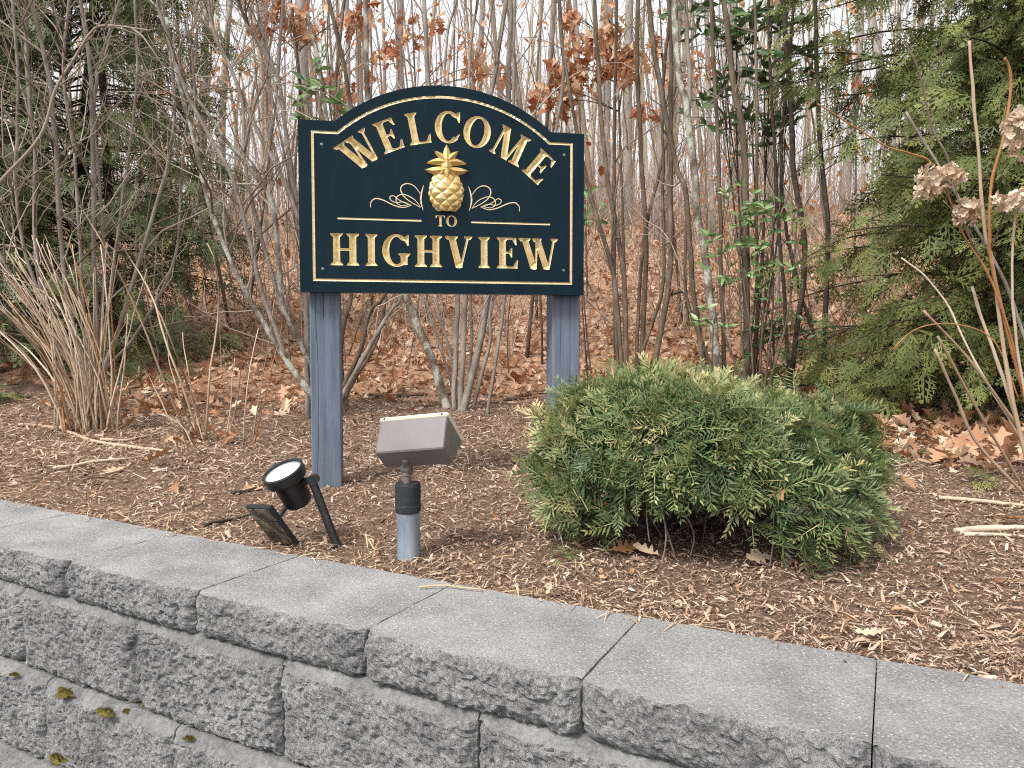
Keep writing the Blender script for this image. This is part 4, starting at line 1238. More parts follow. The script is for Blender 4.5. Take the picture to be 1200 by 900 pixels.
woody('multi_stem_shrub', 'bare grey-barked clump of stems rising behind the sign between its posts', 'shrub', [
    ([(519, 463), (500, 405), (474, 344), (446, 262), (432, 130), (428, 0)], 15, 7, 4.5, 4.7, 'bark_lichen'),
    ([(533, 462), (534, 400), (537, 344), (530, 220), (503, 110), (497, 0)], 9, 7, 4.45, 4.7),
    ([(541, 462), (543, 400), (545, 344), (550, 200), (577, 100), (592, 0)], 9, 7, 4.4, 4.4),
    ([(548, 462), (560, 415), (572, 344), (590, 220), (596, 100), (597, 0)], 13, 7, 4.4, 4.5),
    ([(574, 470), (584, 405), (592, 344), (600, 220), (601, 100), (603, 0)], 6, 4, 4.3, 4.3),
    ([(530, 455), (515, 400), (498, 344), (480, 200), (470, 60), (455, 0)], 5, 3, 4.7, 5.0),
    ([(536, 455), (525, 400), (512, 344), (520, 200), (522, 60), (535, 0)], 5, 3, 4.7, 5.0),
    ([(548, 450), (553, 400), (552, 344), (548, 200), (551, 60), (560, 0)], 6, 4, 4.6, 4.8),
    ([(560, 455), (575, 400), (580, 344), (640, 200), (660, 80), (655, 0)], 7, 4, 4.6, 4.8)], 'bark_grey', 5, (.2, .6))
woody('multi_stem_shrub', 'spreading bare clump of brown stems just behind the left sign post', 'shrub', [
    ([(401, 456), (399, 410), (404, 372), (412, 344), (420, 240), (410, 110), (385, 0)], 8, 6, 4.3, 4.5),
    ([(408, 440), (424, 405), (434, 365), (452, 342), (470, 240)], 8, 5, 4.25, 4.2),
    ([(414, 440), (440, 395), (460, 362), (470, 344), (480, 250)], 8, 5, 4.2, 4.3, 'bark_grey'),
    ([(420, 440), (444, 395), (452, 344), (455, 250)], 5, 4, 4.4, 4.5),
    ([(398, 430), (385, 344), (394, 240), (378, 100), (360, 15)], 8, 6, 4.5, 4.9, 'bark_lichen'),
    ([(396, 450), (370, 330), (345, 230), (352, 100), (330, 0)], 5, 3, 4.4, 4.9)], 'bark_brown', 4, (.2, .5))
woody('multi_stem_shrub', 'arching pale grey shrub left of the sign, branches crossing above it', 'shrub', [
    ([(360, 456), (332, 416), (305, 370), (280, 328), (248, 248), (228, 168), (208, 90), (196, 20)], 11, 5, 3.9, 3.9, 'bark_lichen'),
    ([(336, 420), (320, 375), (306, 340), (290, 270), (272, 208), (240, 152), (216, 100), (190, 20), (186, 0)], 8, 5, 3.9, 3.8, None, 1),
    ([(352, 402), (332, 356), (324, 280), (316, 232), (292, 196), (262, 160), (240, 128), (205, 80)], 9, 4, 4.1, 3.9, 'bark_lichen'),
    ([(334, 372), (320, 324), (296, 240), (286, 180), (282, 110), (252, 40), (245, 0)], 7, 4, 4.1, 4.2, None, 1),
    ([(360, 440), (358, 350), (352, 268), (338, 180), (328, 105), (325, 88), (328, 51), (332, 0)], 9, 4, 4.15, 4.2),
    ([(327, 95), (312, 65), (296, 40), (286, 20), (280, 0)], 7, 4, 4.2, 4.1, None, 1),
    ([(324, 90), (313, 60), (303, 18), (300, 0)], 5, 4, 4.2, 4.3, None, 1),
    ([(352, 262), (330, 205), (300, 150), (282, 108), (265, 70), (251, 38), (247, 0)], 7, 4, 4.1, 4.3, None, 1),
    ([(251, 38), (232, 20), (218, 0)], 4, 3, 4.3, 4.3, None, 1),
    ([(286, 178), (300, 120), (318, 90), (330, 130), (355, 165)], 4, 2, 4.1, 4.0, None, 1)], 'bark_grey', 11, (.25, .8), levels=2)
for lab, stems, bark in [
    ('pair of slim bare stems leaning apart right beside the sign board', [([(733, 404), (731, 328), (719, 251), (711, 200), (704, 131), (697, 0)], 9, 6, 4.5, 4.8), ([(726, 397), (719, 323), (698, 251), (686, 200), (661, 70), (655, 0)], 8, 5, 4.5, 4.6), ([(722, 390), (718, 320), (717, 260), (730, 180)], 5, 3, 4.5, 4.6)], 'bark_brown'),
    ('two thin crossing stems between the leaning pair and the forked stem', [([(754, 376), (757, 290), (752, 200), (748, 100), (748, 0)], 8, 6, 5.0, 5.1), ([(748, 374), (754, 284), (772, 200), (790, 120), (792, 0)], 6, 4, 5.0, 5.2)], 'bark_brown'),
    ('dark-footed stem forking low beside the thick lichened one', [([(770, 412), (783, 338), (786, 277), (785, 200), (787, 100), (784, 0)], 10, 5, 4.45, 4.6), ([(762, 384), (777, 328), (776, 200), (778, 90), (786, 0)], 6, 4, 4.6, 4.6), ([(786, 345), (800, 342), (805, 360), (806, 380)], 6, 4, 4.5, 4.5, None, 1)], 'bark_brown'),
    ('thickest stem group right of the sign, patched with pale lichen', [([(839, 420), (829, 315), (818, 251), (813, 200), (805, 131), (795, 84), (791, 0)], 14, 9, 4.2, 4.3, 'bark_lichen'), ([(806, 133), (808, 90), (806, 40), (805, 0)], 8, 6, 4.3, 4.3, 'bark_grey', 1), ([(823, 417), (812, 330), (803, 226), (794, 200), (777, 121), (766, 50), (760, 0)], 9, 8, 4.3, 4.5), ([(848, 417), (846, 330), (844, 251), (843, 200), (840, 140), (833, 0)], 7, 6, 4.25, 4.3), ([(828, 415), (806, 350), (803, 280), (806, 240)], 6, 4, 4.3, 4.4)], 'bark_brown'),
    ('straight bare pole stem behind the bright green leafy shrub', [([(875, 423), (875, 263), (872, 163), (863, 118), (856, 60), (849, 0)], 11, 8, 4.1, 4.2), ([(883, 420), (888, 337), (887, 130), (885, 0)], 6, 4, 4.15, 4.3)], 'bark_brown'),
    ('dark crooked stems at the edge of the drooping evergreen', [([(937, 363), (943, 290), (930, 197), (928, 140), (917, 0)], 9, 7, 4.4, 4.5), ([(967, 370), (970, 263), (960, 150), (955, 0)], 8, 6, 4.4, 4.6), ([(920, 370), (912, 250), (905, 130), (900, 0)], 6, 4, 4.5, 4.6), ([(945, 365), (925, 290), (915, 180), (926, 60), (930, 0)], 6, 4, 4.6, 4.6)], 'bark_dark')]:
    woody('multi_stem_shrub', lab, 'shrub', stems, bark, 5, (.2, .6))
woody('multi_stem_shrub', 'tall tangled grey shrub standing before the dark evergreen', 'shrub', [
    ([(100, 440), (60, 370), (43, 297), (40, 167), (32, 80), (30, 0)], 7, 6, 4.3, 4.2),
    ([(105, 440), (82, 370), (73, 297), (62, 130), (50, 60), (37, 0)], 7, 6, 4.3, 4.2),
    ([(110, 440), (112, 380), (110, 293), (108, 117), (98, 20), (95, 0)], 7, 5, 4.4, 4.4),
    ([(112, 440), (118, 370), (122, 290), (115, 200), (112, 100), (140, 0)], 5, 4, 4.4, 4.5),
    ([(120, 440), (150, 350), (167, 293), (185, 235), (197, 190), (205, 110), (190, 0)], 7, 4, 4.5, 4.6),
    ([(98, 440), (40, 330), (18, 220), (22, 110), (15, 0)], 5, 4, 4.2, 4.1),
    ([(115, 440), (130, 340), (148, 200), (160, 90), (158, 0)], 5, 4, 4.6, 4.8),
    ([(92, 440), (52, 380), (0, 300), (-40, 200)], 5, 4, 4.0, 3.8),
    ([(118, 440), (160, 390), (205, 300), (214, 180), (230, 60), (228, 0)], 5, 3, 4.6, 4.8),
    ([(108, 440), (95, 330), (88, 200), (75, 80), (80, 0)], 5, 4, 4.5, 4.7)], 'bark_grey', 22, (.25, 1.0), levels=2)
# the arching tan branch
P = path3([(-30, 250), (0, 213), (47, 160), (65, 105), (85, 72), (105, 40), (120, 30), (150, 32), (176, 36)], 3.3, 3.3, 40)
b = P[0].copy(); b[2] = float(gz(b[0], b[1]))
P = np.vstack([[b + (-.25, .1, -.1)], [b + (-.18, .05, .4)], P])
P = spline(P, 50)
ab_ = thing('arching_branch', 'single tan branch arching over in front of the dark evergreen', 'branch', tuple(b))
tube(MB(), P - b, np.linspace(.0085, .0035, 50), 8).build('stem', M['twig'], ab_, True)
tmb = MB(); twigs_on(tmb, P - b, np.linspace(.014, .006, 50), 8, (.1, .35), 1, .4); tag(tmb.build('twigs', M['twig'], ab_, True), kind='stuff')

# ------------------------------------------------------------------ dormant cane clumps
def cane_clump(label, base_px, canes, wood='cane'):
    b = gp(*base_px)
    th = thing('cane_clump', label, 'shrub', tuple(b), 'clumps of dormant canes')
    for pix, w in canes:
        Y0 = b[1] + rng.normal(0, .05)
        P0 = b + (at(pix[0][0], pix[0][1], b[1]) - at(*base_px, b[1])) * (1, 0, 0); P0[1] += rng.normal(0, .04); P0[2] = float(gz(P0[0], P0[1])) - .02
        pts = [P0] + [at(px, py, b[1] + (k + 1) * rng.normal(0, .06)) for k, (px, py) in enumerate(pix[1:])]
        P = spline(pts, 12)
        P = P + .006 * np.stack([fbm(P * 6, 2, 1), fbm(P * 6 + 30, 2, 2), P[:, 0] * 0], -1)
        r = w / 2 * b[1] / FPX * .5
        mb = tube(MB(), P - b, np.linspace(r, r * .45, 12), 7)
        mb.build('cane', M[wood] if rng.random() > .12 else M['cane_orange'], th, True)
    return th, b
canes = []
for i in range(72):
    x0 = 108 + rng.normal(0, 17)
    lean = rng.normal(-46, 48) if i > 8 else rng.normal(-95, 30)
    h = rng.uniform(120, 235)
    x1 = x0 + lean * .35; x2 = x0 + lean * .95 - 10
    canes.append(([(x0, 508 + rng.normal(0, 3)), (x1, 508 - h * .5), (x2, 508 - h)], rng.uniform(3.2, 5.5)))
canes += [([(128, 500), (110, 430), (60, 350), (5, 320)], 4.5), ([(125, 500), (128, 420), (150, 360), (180, 330)], 3), ([(100, 506), (60, 440), (20, 400), (-30, 370)], 5)]
cane_clump('dense fan of pale tan canes growing from the mulch before the grey shrub', (108, 508), canes)
cane_clump('loose group of tan canes left of the sign leaning over to the dense fan', (238, 520), [
    ([(222, 519), (190, 440), (155, 350), (122, 286), (106, 262)], 5.5), ([(232, 520), (200, 420), (178, 347), (150, 300), (135, 280)], 5.5), ([(245, 519), (222, 460), (193, 383), (177, 345), (165, 300)], 5),
    ([(238, 500), (246, 440), (256, 367), (253, 310), (243, 285)], 5.5), ([(240, 521), (228, 480), (218, 430), (214, 390)], 4), ([(226, 521), (200, 490), (175, 440), (160, 410)], 4), ([(233, 522), (205, 450), (196, 400), (190, 280)], 4), ([(236, 519), (215, 500), (190, 485)], 3)])
cane_clump('few short upright canes between the loose group and the left post', (283, 519), [
    ([(283, 519), (290, 460), (303, 385)], 4), ([(292, 518), (305, 460), (322, 352)], 4), ([(262, 520), (272, 460), (276, 420)], 4), ([(265, 521), (280, 460), (287, 380)], 3), ([(296, 517), (315, 450), (330, 380)], 3)])
# dead leaves caught round the feet of the canes
mb = MB()
for (px, py, n) in [(108, 505, 26), (238, 518, 16), (140, 500, 8), (285, 518, 5)]:
    c = gp(px, py)
    litter(mb, oaks, c[0] + rng.normal(0, .10, n), c[1] + rng.normal(0, .07, n), rng.uniform(.05, .10, n), .7, .03)
tag(mb.build('caught_leaves', M['litter']), 'dead leaves caught round the feet of the canes', 'fallen leaves', kind='stuff')

# ------------------------------------------------------------------ dried hydrangea on the right
hb = gp(1205, 580)
hy = thing('dried_hydrangea', 'dormant hydrangea with pale canes and dried tan flower heads', 'shrub', tuple(hb))
HY = hb[1]
for pix, w0, w1, m, dy in [
    ([(1205, 584), (1146, 519), (1120, 465), (1095, 409)], 7, 5, 'cane', -.05), ([(1203, 578), (1170, 520), (1138, 466), (1098, 394)], 6, 4.5, 'cane', -.1),
    ([(1208, 560), (1200, 515), (1183, 485), (1130, 415), (1082, 364)], 7, 5, 'cane', .05), ([(1206, 540), (1191, 504), (1142, 425), (1115, 364), (1085, 325), (1057, 302)], 5, 3, 'cane', .15),
    ([(1210, 570), (1187, 477), (1160, 400), (1138, 336)], 7, 6, 'cane', .1), ([(1212, 575), (1200, 526), (1180, 432), (1161, 300), (1155, 277), (1147, 181), (1139, 80), (1137, 48)], 9, 5, 'cane', 0),
    ([(1215, 520), (1166, 330), (1160, 272), (1163, 213), (1176, 163), (1185, 107), (1184, 80), (1178, 68)], 6, 5, 'cane_orange', -.05), ([(1225, 470), (1200, 395), (1171, 317), (1120, 225), (1061, 131)], 7, 5, 'bark_grey', .12),
    ([(1205, 470), (1180, 380), (1155, 317), (1128, 272), (1096, 197), (1067, 180), (1040, 172), (1000, 148), (958, 122)], 4.6, 2.6, 'cane_orange', -.1), ([(1150, 310), (1130, 260), (1112, 187), (1093, 149), (1075, 80), (1062, 50)], 4, 4, 'bark_brown', .2),
    ([(1220, 560), (1196, 430), (1185, 330), (1192, 230)], 6, 4, 'cane', -.08), ([(1195, 470), (1165, 400), (1120, 380), (1075, 385), (1045, 410)], 3, 2.5, 'cane_orange', .05), ([(1158, 300), (1172, 265), (1184, 232)], 4, 3, 'bark_brown', -.05), ([(1148, 300), (1136, 270), (1105, 235)], 3, 2, 'cane', -.05)]:
    ys = np.linspace(0, 1, len(pix))
    pts = [at(px, py, HY + dy * q + (.0 if q else 0)) for (px, py), q in zip(pix, ys)]
    P = spline(pts, 5 * len(pix)); P = P + .003 * np.stack([fbm(P * 9, 2, 1), fbm(P * 9 + 30, 2, 2), P[:, 0] * 0], -1)
    r = np.linspace(w0, w1, len(P)) / 2 * HY / FPX * .56
    nd = np.abs(np.sin(np.linspace(0, len(pix) * 2.2, len(P)))) ** 12
    tube(MB(), P - hb, r * (1 + .22 * nd), 8).build('cane', M[m], hy, True)
pet = []
for k in range(4):
    a = k * math.pi / 2
    v_, f_, t_ = blade([0, .35, .75, 1], [.05, .42, .45, .12], (.5, 0), .35, .3)
    pet.append((v_ @ rotz(np.array(a)).T, f_))
flo_meshes = []
for q in range(3):
    mb = MB()
    for v_, f_ in pet:
        w = v_ * (1, 1, 1); w[:, 2] += rng.normal(0, .06) + .25 * np.linalg.norm(v_[:, :2], axis=1) ** 2 * rng.uniform(-.6, 1.2)
        mb.add(w, f_)
    flo_meshes.append(mb.mesh('floret', M['floret'], False))
for px, py, rx_, rz_, n, dy in [(1103, 208, 26, 16, 34, -.06), (1133, 250, 17, 18, 30, -.06), (1088, 226, 14, 20, 20, -.04), (1194, 158, 18, 42, 44, -.10), (1190, 236, 28, 13, 34, -.10)]:
    c = at(px, py, HY + dy); k = HY / FPX
    fh = thing('flower_head', None, None); fh.parent = hy; fh.location = tuple(c - hb)
    tmb = MB()
    for i in range(int(n * 1.5)):
        v_ = rng.normal(0, 1, 3); v_ /= np.linalg.norm(v_); v_[2] = v_[2] * .8 + .1
        p = v_ * (rx_ * k, rx_ * k * .9, rz_ * k) * rng.uniform(.55, .95)
        o = link('floret', flo_meshes[i % 3], fh, tuple(p))
        o.rotation_euler = Matrix(frame(rng.normal(0, 1, (1, 3)), (v_ + rng.normal(0, .4, 3))[None])[0].tolist()).to_euler()
        o.scale = (rng.uniform(.011, .017),) * 3
        tube(tmb, [np.array([0, 0, -rz_ * k * .5]), p * .5, p], [.0008, .0006, .0005], 4, cap=False)
    tag(tmb.build('flower_stalks', M['cane'], fh, True), kind='stuff')

# ------------------------------------------------------------------ evergreens of flat scaly sprays
def cedar_spray(seed, droop=.25, w=.05):
    r = np.random.default_rng(seed)
    V, F, T = [], [], []
    def leaf(p, a, ln, wd, t):
        d = np.array([math.sin(a), math.cos(a), 0]); q = np.array([d[1], -d[0], 0]) * wd / 2
        k = len(V)
        pts = [p + d * ln * .12 + q * 1.1, p + d * ln, p + d * ln * .12 - q * 1.1]
        for z in pts: V.append(z - np.array([0, 0, droop * (np.hypot(z[0], z[1])) ** 2]))
        T.extend([t - .06, t + .16, t - .06]); F.append([k, k + 1, k + 2])
    leaf(np.zeros(3), 0, 1.0, w * .9, 0)
    for i in range(8):
        t = .08 + .82 * i / 7
        s = 1 if i % 2 else -1
        a = s * R(r.uniform(34, 52)); L = (1 - t) * .62 * r.uniform(.75, 1.1) + .10
        p = np.array([0, t, 0]); leaf(p, a, L, w, 0)
        for j in range(4):
            u = .2 + .75 * j / 4; s2 = 1 if j % 2 else -1
            q = p + np.array([math.sin(a), math.cos(a), 0]) * L * u
            leaf(q, a + s2 * R(r.uniform(30, 48)), (1 - u) * L * .55 + .045, w * .95, .04)
    return np.array(V), np.array(F), np.array(T)
cedar_t = [cedar_spray(k, rng.uniform(.05, .5)) for k in range(6)]
def evergreen(name, label, c, rad, z0, z1, nbr, nsp, size, m, bark, trunks, dens_top=.8, tb=(.2, .75), only=(-math.pi * 1.12, math.pi * .12)):
    g = float(gz(c[0], c[1]))
    th = thing(name, label, 'tree', (c[0], c[1], g))
    O = np.array([c[0], c[1], g])
    for (dx, dy, r0, lean) in trunks:
        P, rr = grow((dx, dy, -.2), (lean, 0, 1), z1 + .6, r0, 14, .08, .02, r0 * .3)
        tube(MB(), P, rr, 10).build('trunk', M[bark], th, True)
    lm, sm = MB(), MB()
    for i in range(nbr):
        h = z0 + (z1 - z0) * rng.random()
        ths = rng.uniform(-math.pi, math.pi)
        if only is not None: ths = rng.uniform(*only)
        q = (h - z0) / (z1 - z0)
        L = rad * (1 - (1 - dens_top) * q) * rng.uniform(.45, 1.1)
        d = np.array([math.cos(ths), math.sin(ths), .35])
        P, rr = grow((0, 0, h - .25 * L), d, L, .009, 9, .16, -.075)
        tube(lm, P, rr, 5, cap=False)
        n = nsp
        t = .22 + .78 * rng.random(n) ** .75
        j = np.clip((t * 9).astype(int), 0, 8)
        B = P[j] + (P[j + 1] - P[j]) * (t * 9 - j)[:, None]
        dd = (P[j + 1] - P[j]); dd /= np.linalg.norm(dd, axis=1, keepdims=True)
        side = np.cross(dd, [0, 0, 1.]) * rng.choice([-1, 1], n)[:, None]
        sd_ = dd * rng.uniform(.4, 1, n)[:, None] + side * rng.uniform(.2, 1.1, n)[:, None] + np.stack([rng.normal(0, .25, n), rng.normal(0, .25, n), rng.normal(-.38, .4, n)], -1)
        up_ = np.stack([rng.normal(0, .6, n), rng.normal(-.4, .6, n), np.ones(n) * .8], -1) + side * .4
        sc_ = rng.uniform(size * .6, size * 1.25, n)
        B = B + rng.normal(0, 1, (n, 3)) * (.05, .05, .09)
        w = rng.integers(0, len(cedar_t), n)
        tt = rng.uniform(tb[0], tb[1], n) * .6 + rng.uniform(0, .22)
        for k in range(len(cedar_t)):
            s = w == k
            sm.inst(cedar_t[k], frame(sd_[s], up_[s]) * sc_[s][:, None, None], B[s], tt[s])
    tag(lm.build('limbs', M[bark], th, True), kind='stuff')
    tag(sm.build('crown', M[m], th), kind='stuff')
    return th
evergreen('arborvitae_tree', 'drooping arborvitae with flat olive-green sprays behind the dried hydrangea', (2.85, 4.3), 1.5, .1, 3.9, 360, 20, .155, 'cedar', 'bark_dark',
          [(0, 0, .04, 0), (.5, .1, .03, .05)])
evergreen('arborvitae_tree', 'young arborvitae with shaggy olive sprays reaching down beside the hydrangea', (2.6, 3.6), 1.05, .5, 2.8, 190, 17, .145, 'cedar', 'bark_dark', [(0, .1, .03, 0)])
evergreen('arborvitae_tree', 'darker arborvitae standing close behind the drooping one', (4.6, 6.0), 1.6, .1, 4.6, 190, 15, .22, 'cedar', 'bark_dark', [(0, 0, .09, 0)])
evergreen('hemlock_tree', 'dense dark evergreen behind the tangled grey shrub', (-3.75, 6.3), 1.6, .4, 4.4, 330, 17, .19, 'hemlock', 'bark_dark', [(0, 0, .07, 0), (-.5, -.3, .04, 0), (.45, -.1, .04, .02)])
evergreen('hemlock_tree', 'second dark evergreen beside the dense one, reaching out of view', (-5.4, 6.9), 1.5, .4, 4.6, 150, 14, .24, 'hemlock', 'bark_dark', [(0, 0, .10, 0)])
# low seedlings of the same sprays
def seedling(px, py, n, size, m, label):
    b = gp(px, py)
    mb = MB(); Tn = np.stack([rng.normal(0, size * .3, n), rng.normal(0, size * .3, n), np.abs(rng.normal(size * .2, size * .15, n))], -1)
    d = rng.normal(0, 1, (n, 3)) * (1, 1, .3) + (0, 0, .4)
    for k in range(n): mb.inst(cedar_t[k % 6], frame(d[k:k + 1]) * size, Tn[k:k + 1], rng.uniform(.2, .8, 1))
    tag(mb.build('evergreen_sprig', M[m], None, False, tuple(b)), label, 'sprig', 'evergreen sprigs on the ground')
seedling(1165, 575, 6, .10, 'cedar', 'yellow-green arborvitae sprig lying at the foot of the hydrangea')
seedling(1082, 535, 6, .07, 'cedar', 'green sprig on leaves beside the lichened branch')
seedling(1032, 655, 7, .035, 'yew', 'tiny green sprig on the mulch right of the yew shrub')
seedling(6, 470, 18, .16, 'hemlock', 'small green sprig at the left foot of the dense tan canes')
seedling(655, 652, 8, .05, 'yew', 'green sprig on the mulch at the left foot of the yew shrub')

# ------------------------------------------------------------------ leafy green shrubs
lau_mesh = [MB().add(*tm[:2]).mesh('leaf', M['laurel'], True) for tm in laurel]
def leafy(label, blobs, Y, size, nleaf, foot, wood='bark_brown', dark=False):
    """blobs: (px, py, radius px, share)"""
    b = at(*foot, Y); b[2] = float(gz(b[0], b[1]))
    th = thing('leafy_shrub', label, 'shrub', tuple(b), 'leafy green shrubs in the wood')
    k = Y / FPX
    smb = MB(); dmb = MB()
    for (px, py, rp, sh) in blobs:
        c = at(px, py, Y) - b
        P = spline([np.array([rng.normal(0, .03), rng.normal(0, .03), -.05]), c * (.5, .5, .5) + rng.normal(0, .04, 3), c + (0, 0, rp * k * .5)], 10)
        tube(smb, P, np.linspace(.008, .003, 10), 6)
        n = int(nleaf * sh); q = 0
        while q < n:
            p = c + rng.normal(0, .48, 3) * rp * k * np.array([1, .9, 1])
            tube(smb, [P[rng.integers(5, 10)], p], [.002, .0012], 4, cap=False)
            for j in range(rng.integers(3, 7)):
                if q >= n: break
                a = rng.uniform(0, 6.28)
                d = np.array([math.cos(a), math.sin(a), rng.normal(.25, .35)])
                s = size * rng.uniform(.7, 1.2); q += 1
                if dark: dmb.inst(laurel[j % 3], frame(d[None], rng.normal(0, .6, (1, 3)) + (0, -.5, .7)) * s, p[None])
                else:
                    o = link('leaf', lau_mesh[j % 3], th)
                    o.matrix_local = Matrix.Translation(Vector(p)) @ Matrix(frame(d[None], rng.normal(0, .6, (1, 3)) + (0, -.7, .6))[0].tolist()).to_4x4() @ Matrix.Diagonal((s, s, s, 1))
    tag(smb.build('stems', M[wood], th, True), kind='stuff')
    if dark: tag(dmb.build('foliage', M['laurel_dark'], th, True), kind='stuff')
    return th
leafy('bright green leafy shrub in front of the straight pole stem', [(868, 235, 34, .2), (905, 262, 34, .24), (862, 290, 36, .24), (900, 312, 36, .22), (850, 325, 14, .05), (935, 250, 18, .05)], 3.95, .058, 300, (884, 420))
leafy('low leafy sprig at the foot of the thick lichened stem', [(836, 385, 22, .6), (822, 372, 12, .4)], 4.0, .06, 30, (832, 420))
leafy('glossy leafy shrub above the left shoulder of the sign', [(370, 88, 26, .5), (352, 130, 18, .25), (392, 125, 16, .25)], 4.7, .10, 60, (382, 440))
leafy('small leafy shrub beside the right edge of the sign board', [(690, 240, 18, .6), (684, 262, 12, .4)], 5.4, .09, 26, (690, 380))
leafy('tall dark-leaved shrub above the bright green one', [(862, 45, 50, .28), (895, 85, 45, .24), (850, 120, 40, .18), (905, 20, 40, .2), (880, 160, 30, .1), (925, 70, 40, .2), (835, 20, 40, .2), (915, 140, 30, .12)], 5.0, .11, 340, (880, 415), 'bark_dark', True)
leafy('low dark leafy plants under the drooping evergreen', [(905, 385, 30, .4), (940, 395, 30, .3), (885, 400, 18, .3)], 4.05, .055, 120, (915, 425), 'bark_dark', True)

# ------------------------------------------------------------------ saplings keeping their orange leaves
def oak_sapling(label, foot, Y, pts, nl, size):
    b = at(*foot, Y); b[2] = float(gz(b[0], b[1]))
    th = thing('oak_sapling', label, 'sapling', tuple(b), 'saplings with clinging orange leaves')
    k = Y / FPX; smb, lmb = MB(), MB()
    main = at(pts[0][0], -60, Y) - b
    Ps = spline([np.array([0, 0, -.1]), main * .5 + rng.normal(0, .05, 3), main], 16)
    tube(smb, Ps, np.linspace(.016, .006, 16), 7)
    for px, py, rp, n in [(p[0], p[1], p[2], int(nl * p[3])) for p in pts]:
        c = at(px, py, Y + rng.normal(0, .25)) - b
        j = np.argmin(np.abs(Ps[:, 2] - (c[2] - .25)))
        Q = spline([Ps[j], (Ps[j] + c) / 2 + (0, 0, .05), c], 8)
        tube(smb, Q, np.linspace(.007, .003, 8), 5)
        n = max(3, n)
        p = c + rng.normal(0, .5, (n, 3)) * rp * k * (1, 1, .85)
        d = rng.normal(0, .6, (n, 3)); d[:, 2] -= .9
        up_ = rng.normal(0, 1, (n, 3))
        w = rng.integers(0, len(oaks), n)
        for q in range(len(oaks)):
            s = w == q
            lmb.inst(oaks[q], frame(d[s], up_[s]) * (rng.uniform(.7, 1.2, s.sum()) * size)[:, None, None], p[s])
        for q in p[::2]: tube(smb, [Q[rng.integers(3, 8)], q], [.002, .0012], 3, cap=False)
    smb.build('stem', M['bark_brown'], th, True)
    tag(lmb.build('leaves', M['orange_leaf'], th, False), 'curled orange leaves', kind='stuff')
oak_sapling('orange-leaved oak sapling right above the sign board', (735, 380), 6.2, [(718, 60, 24, .28), (690, 45, 16, .1), (735, 80, 16, .1), (668, 82, 24, .18), (640, 105, 20, .1), (655, 120, 16, .1), (668, 15, 12, .06), (712, 20, 12, .06)], 230, .14)
oak_sapling('orange-leaved oak sapling above the left shoulder of the sign', (372, 380), 6.8, [(335, 12, 26, .3), (352, 32, 20, .2), (395, 100, 22, .2), (300, 30, 14, .1), (420, 15, 20, .2)], 150, .14)
oak_sapling('sparse orange-leaved sapling behind the arch of the sign', (500, 380), 8, [(480, 40, 18, .2), (510, 30, 14, .15), (455, 60, 18, .2), (545, 55, 14, .1), (565, 75, 18, .2), (600, 85, 16, .15)], 90, .15)
oak_sapling('orange-leaved sapling behind the thick lichened stems', (800, 380), 7.2, [(770, 48, 20, .25), (812, 80, 20, .25), (835, 78, 14, .15), (758, 125, 12, .15), (790, 90, 14, .2)], 70, .14)
oak_sapling('orange-leaved sapling beyond the drooping evergreen', (1000, 380), 9, [(985, 60, 18, .5), (1010, 110, 18, .5)], 30, .15)

# ------------------------------------------------------------------ bare saplings and trees of the wood
def sapling(name, label, x, y, r, h, ntw, group, bark, lean=.05, twm='twig', levels=2, ll=(.4, 1.3)):
    g = float(gz(x, y)); b = np.array([x, y, g])
    th = thing(name, label, 'tree', tuple(b), group)
    P, rr = grow((0, 0, -.15), (rng.normal(0, lean), rng.normal(0, lean), 1), h, r, 12, .07, .01, r * .45)
    tube(MB(), P, rr, 9).build('trunk', M[bark], th, True)
    tmb = MB(); twigs_on(tmb, P, rr, ntw, ll, levels, .12, (.35, .95), .05, 4)
    tag(tmb.build('branches', M[twm], th, True), kind='stuff')
    return th
for i in range(46):
    y = rng.uniform(5.6, 11); x = rng.uniform(-1, 1) * y * .74
    if x < -.36 * y and y < 8: continue
    if x > .42 * y and y < 8: continue
    sapling('bare_sapling', ('slim grey-barked bare sapling on the leaf-covered slope behind the shrubs' if i % 3 == 1 else 'slim brown-barked bare sapling on the leaf-covered slope behind the shrubs'), x, y, rng.uniform(.008, .024), rng.uniform(3.5, 6.5), rng.integers(7, 14), 'bare saplings on the slope', ['bark_brown', 'bark_grey', 'bark_brown'][i % 3], .09)
tree_spots = [(365, 17, .34), (262, 20, .2), (318, 24, .3), (705, 21, .34), (770, 15, .36), (735, 18, .26), (640, 24, .24), (560, 22, .2), (480, 19, .22), (430, 25, .26), (860, 22, .28), (985, 24, .3), (900, 27, .32), (1050, 20, .3), (200, 18, .22), (60, 22, .3), (600, 16, .12), (678, 14, .10), (835, 14, .11), (240, 14, .12), (410, 15, .11)]
for i, (px, y, dia) in enumerate(tree_spots):
    x = (px - 600) / FPX * y
    sapling('forest_tree', ('thick straight grey trunk of a tall bare tree in the wood' if dia >= .28 else 'middling grey trunk of a bare tree in the wood' if dia > .18 else 'slender pole-like trunk of a bare young tree in the wood'), x, y, dia / 2, rng.uniform(11, 15), 12, 'tall trees of the wood', 'bark_tree', .02, 'far_twig', 2, (1.0, 3.2))
# the wood beyond, one mass of poles and twigs
mb = MB()
for i in range(520):
    y = rng.uniform(15, 52); x = rng.uniform(-1, 1) * y * .8
    r = rng.gamma(2.2, .015) + .010
    P, rr = grow((x, y, float(gz(x, y)) - .2), (rng.normal(0, .05), 0, 1), rng.uniform(6, 14), r, 7, .07, .01, r * .4)
    tube(mb, P, rr, 5, cap=False)
    twigs_on(mb, P, rr, rng.integers(4, 12), (.5, 2.4), 1, .08, (.35, 1.0), .05, 3, 3)
tag(mb.build('distant_woods', M['far_twig'], None, True), 'far bare trunks and twigs of the wood on the hill', 'woods', kind='stuff')
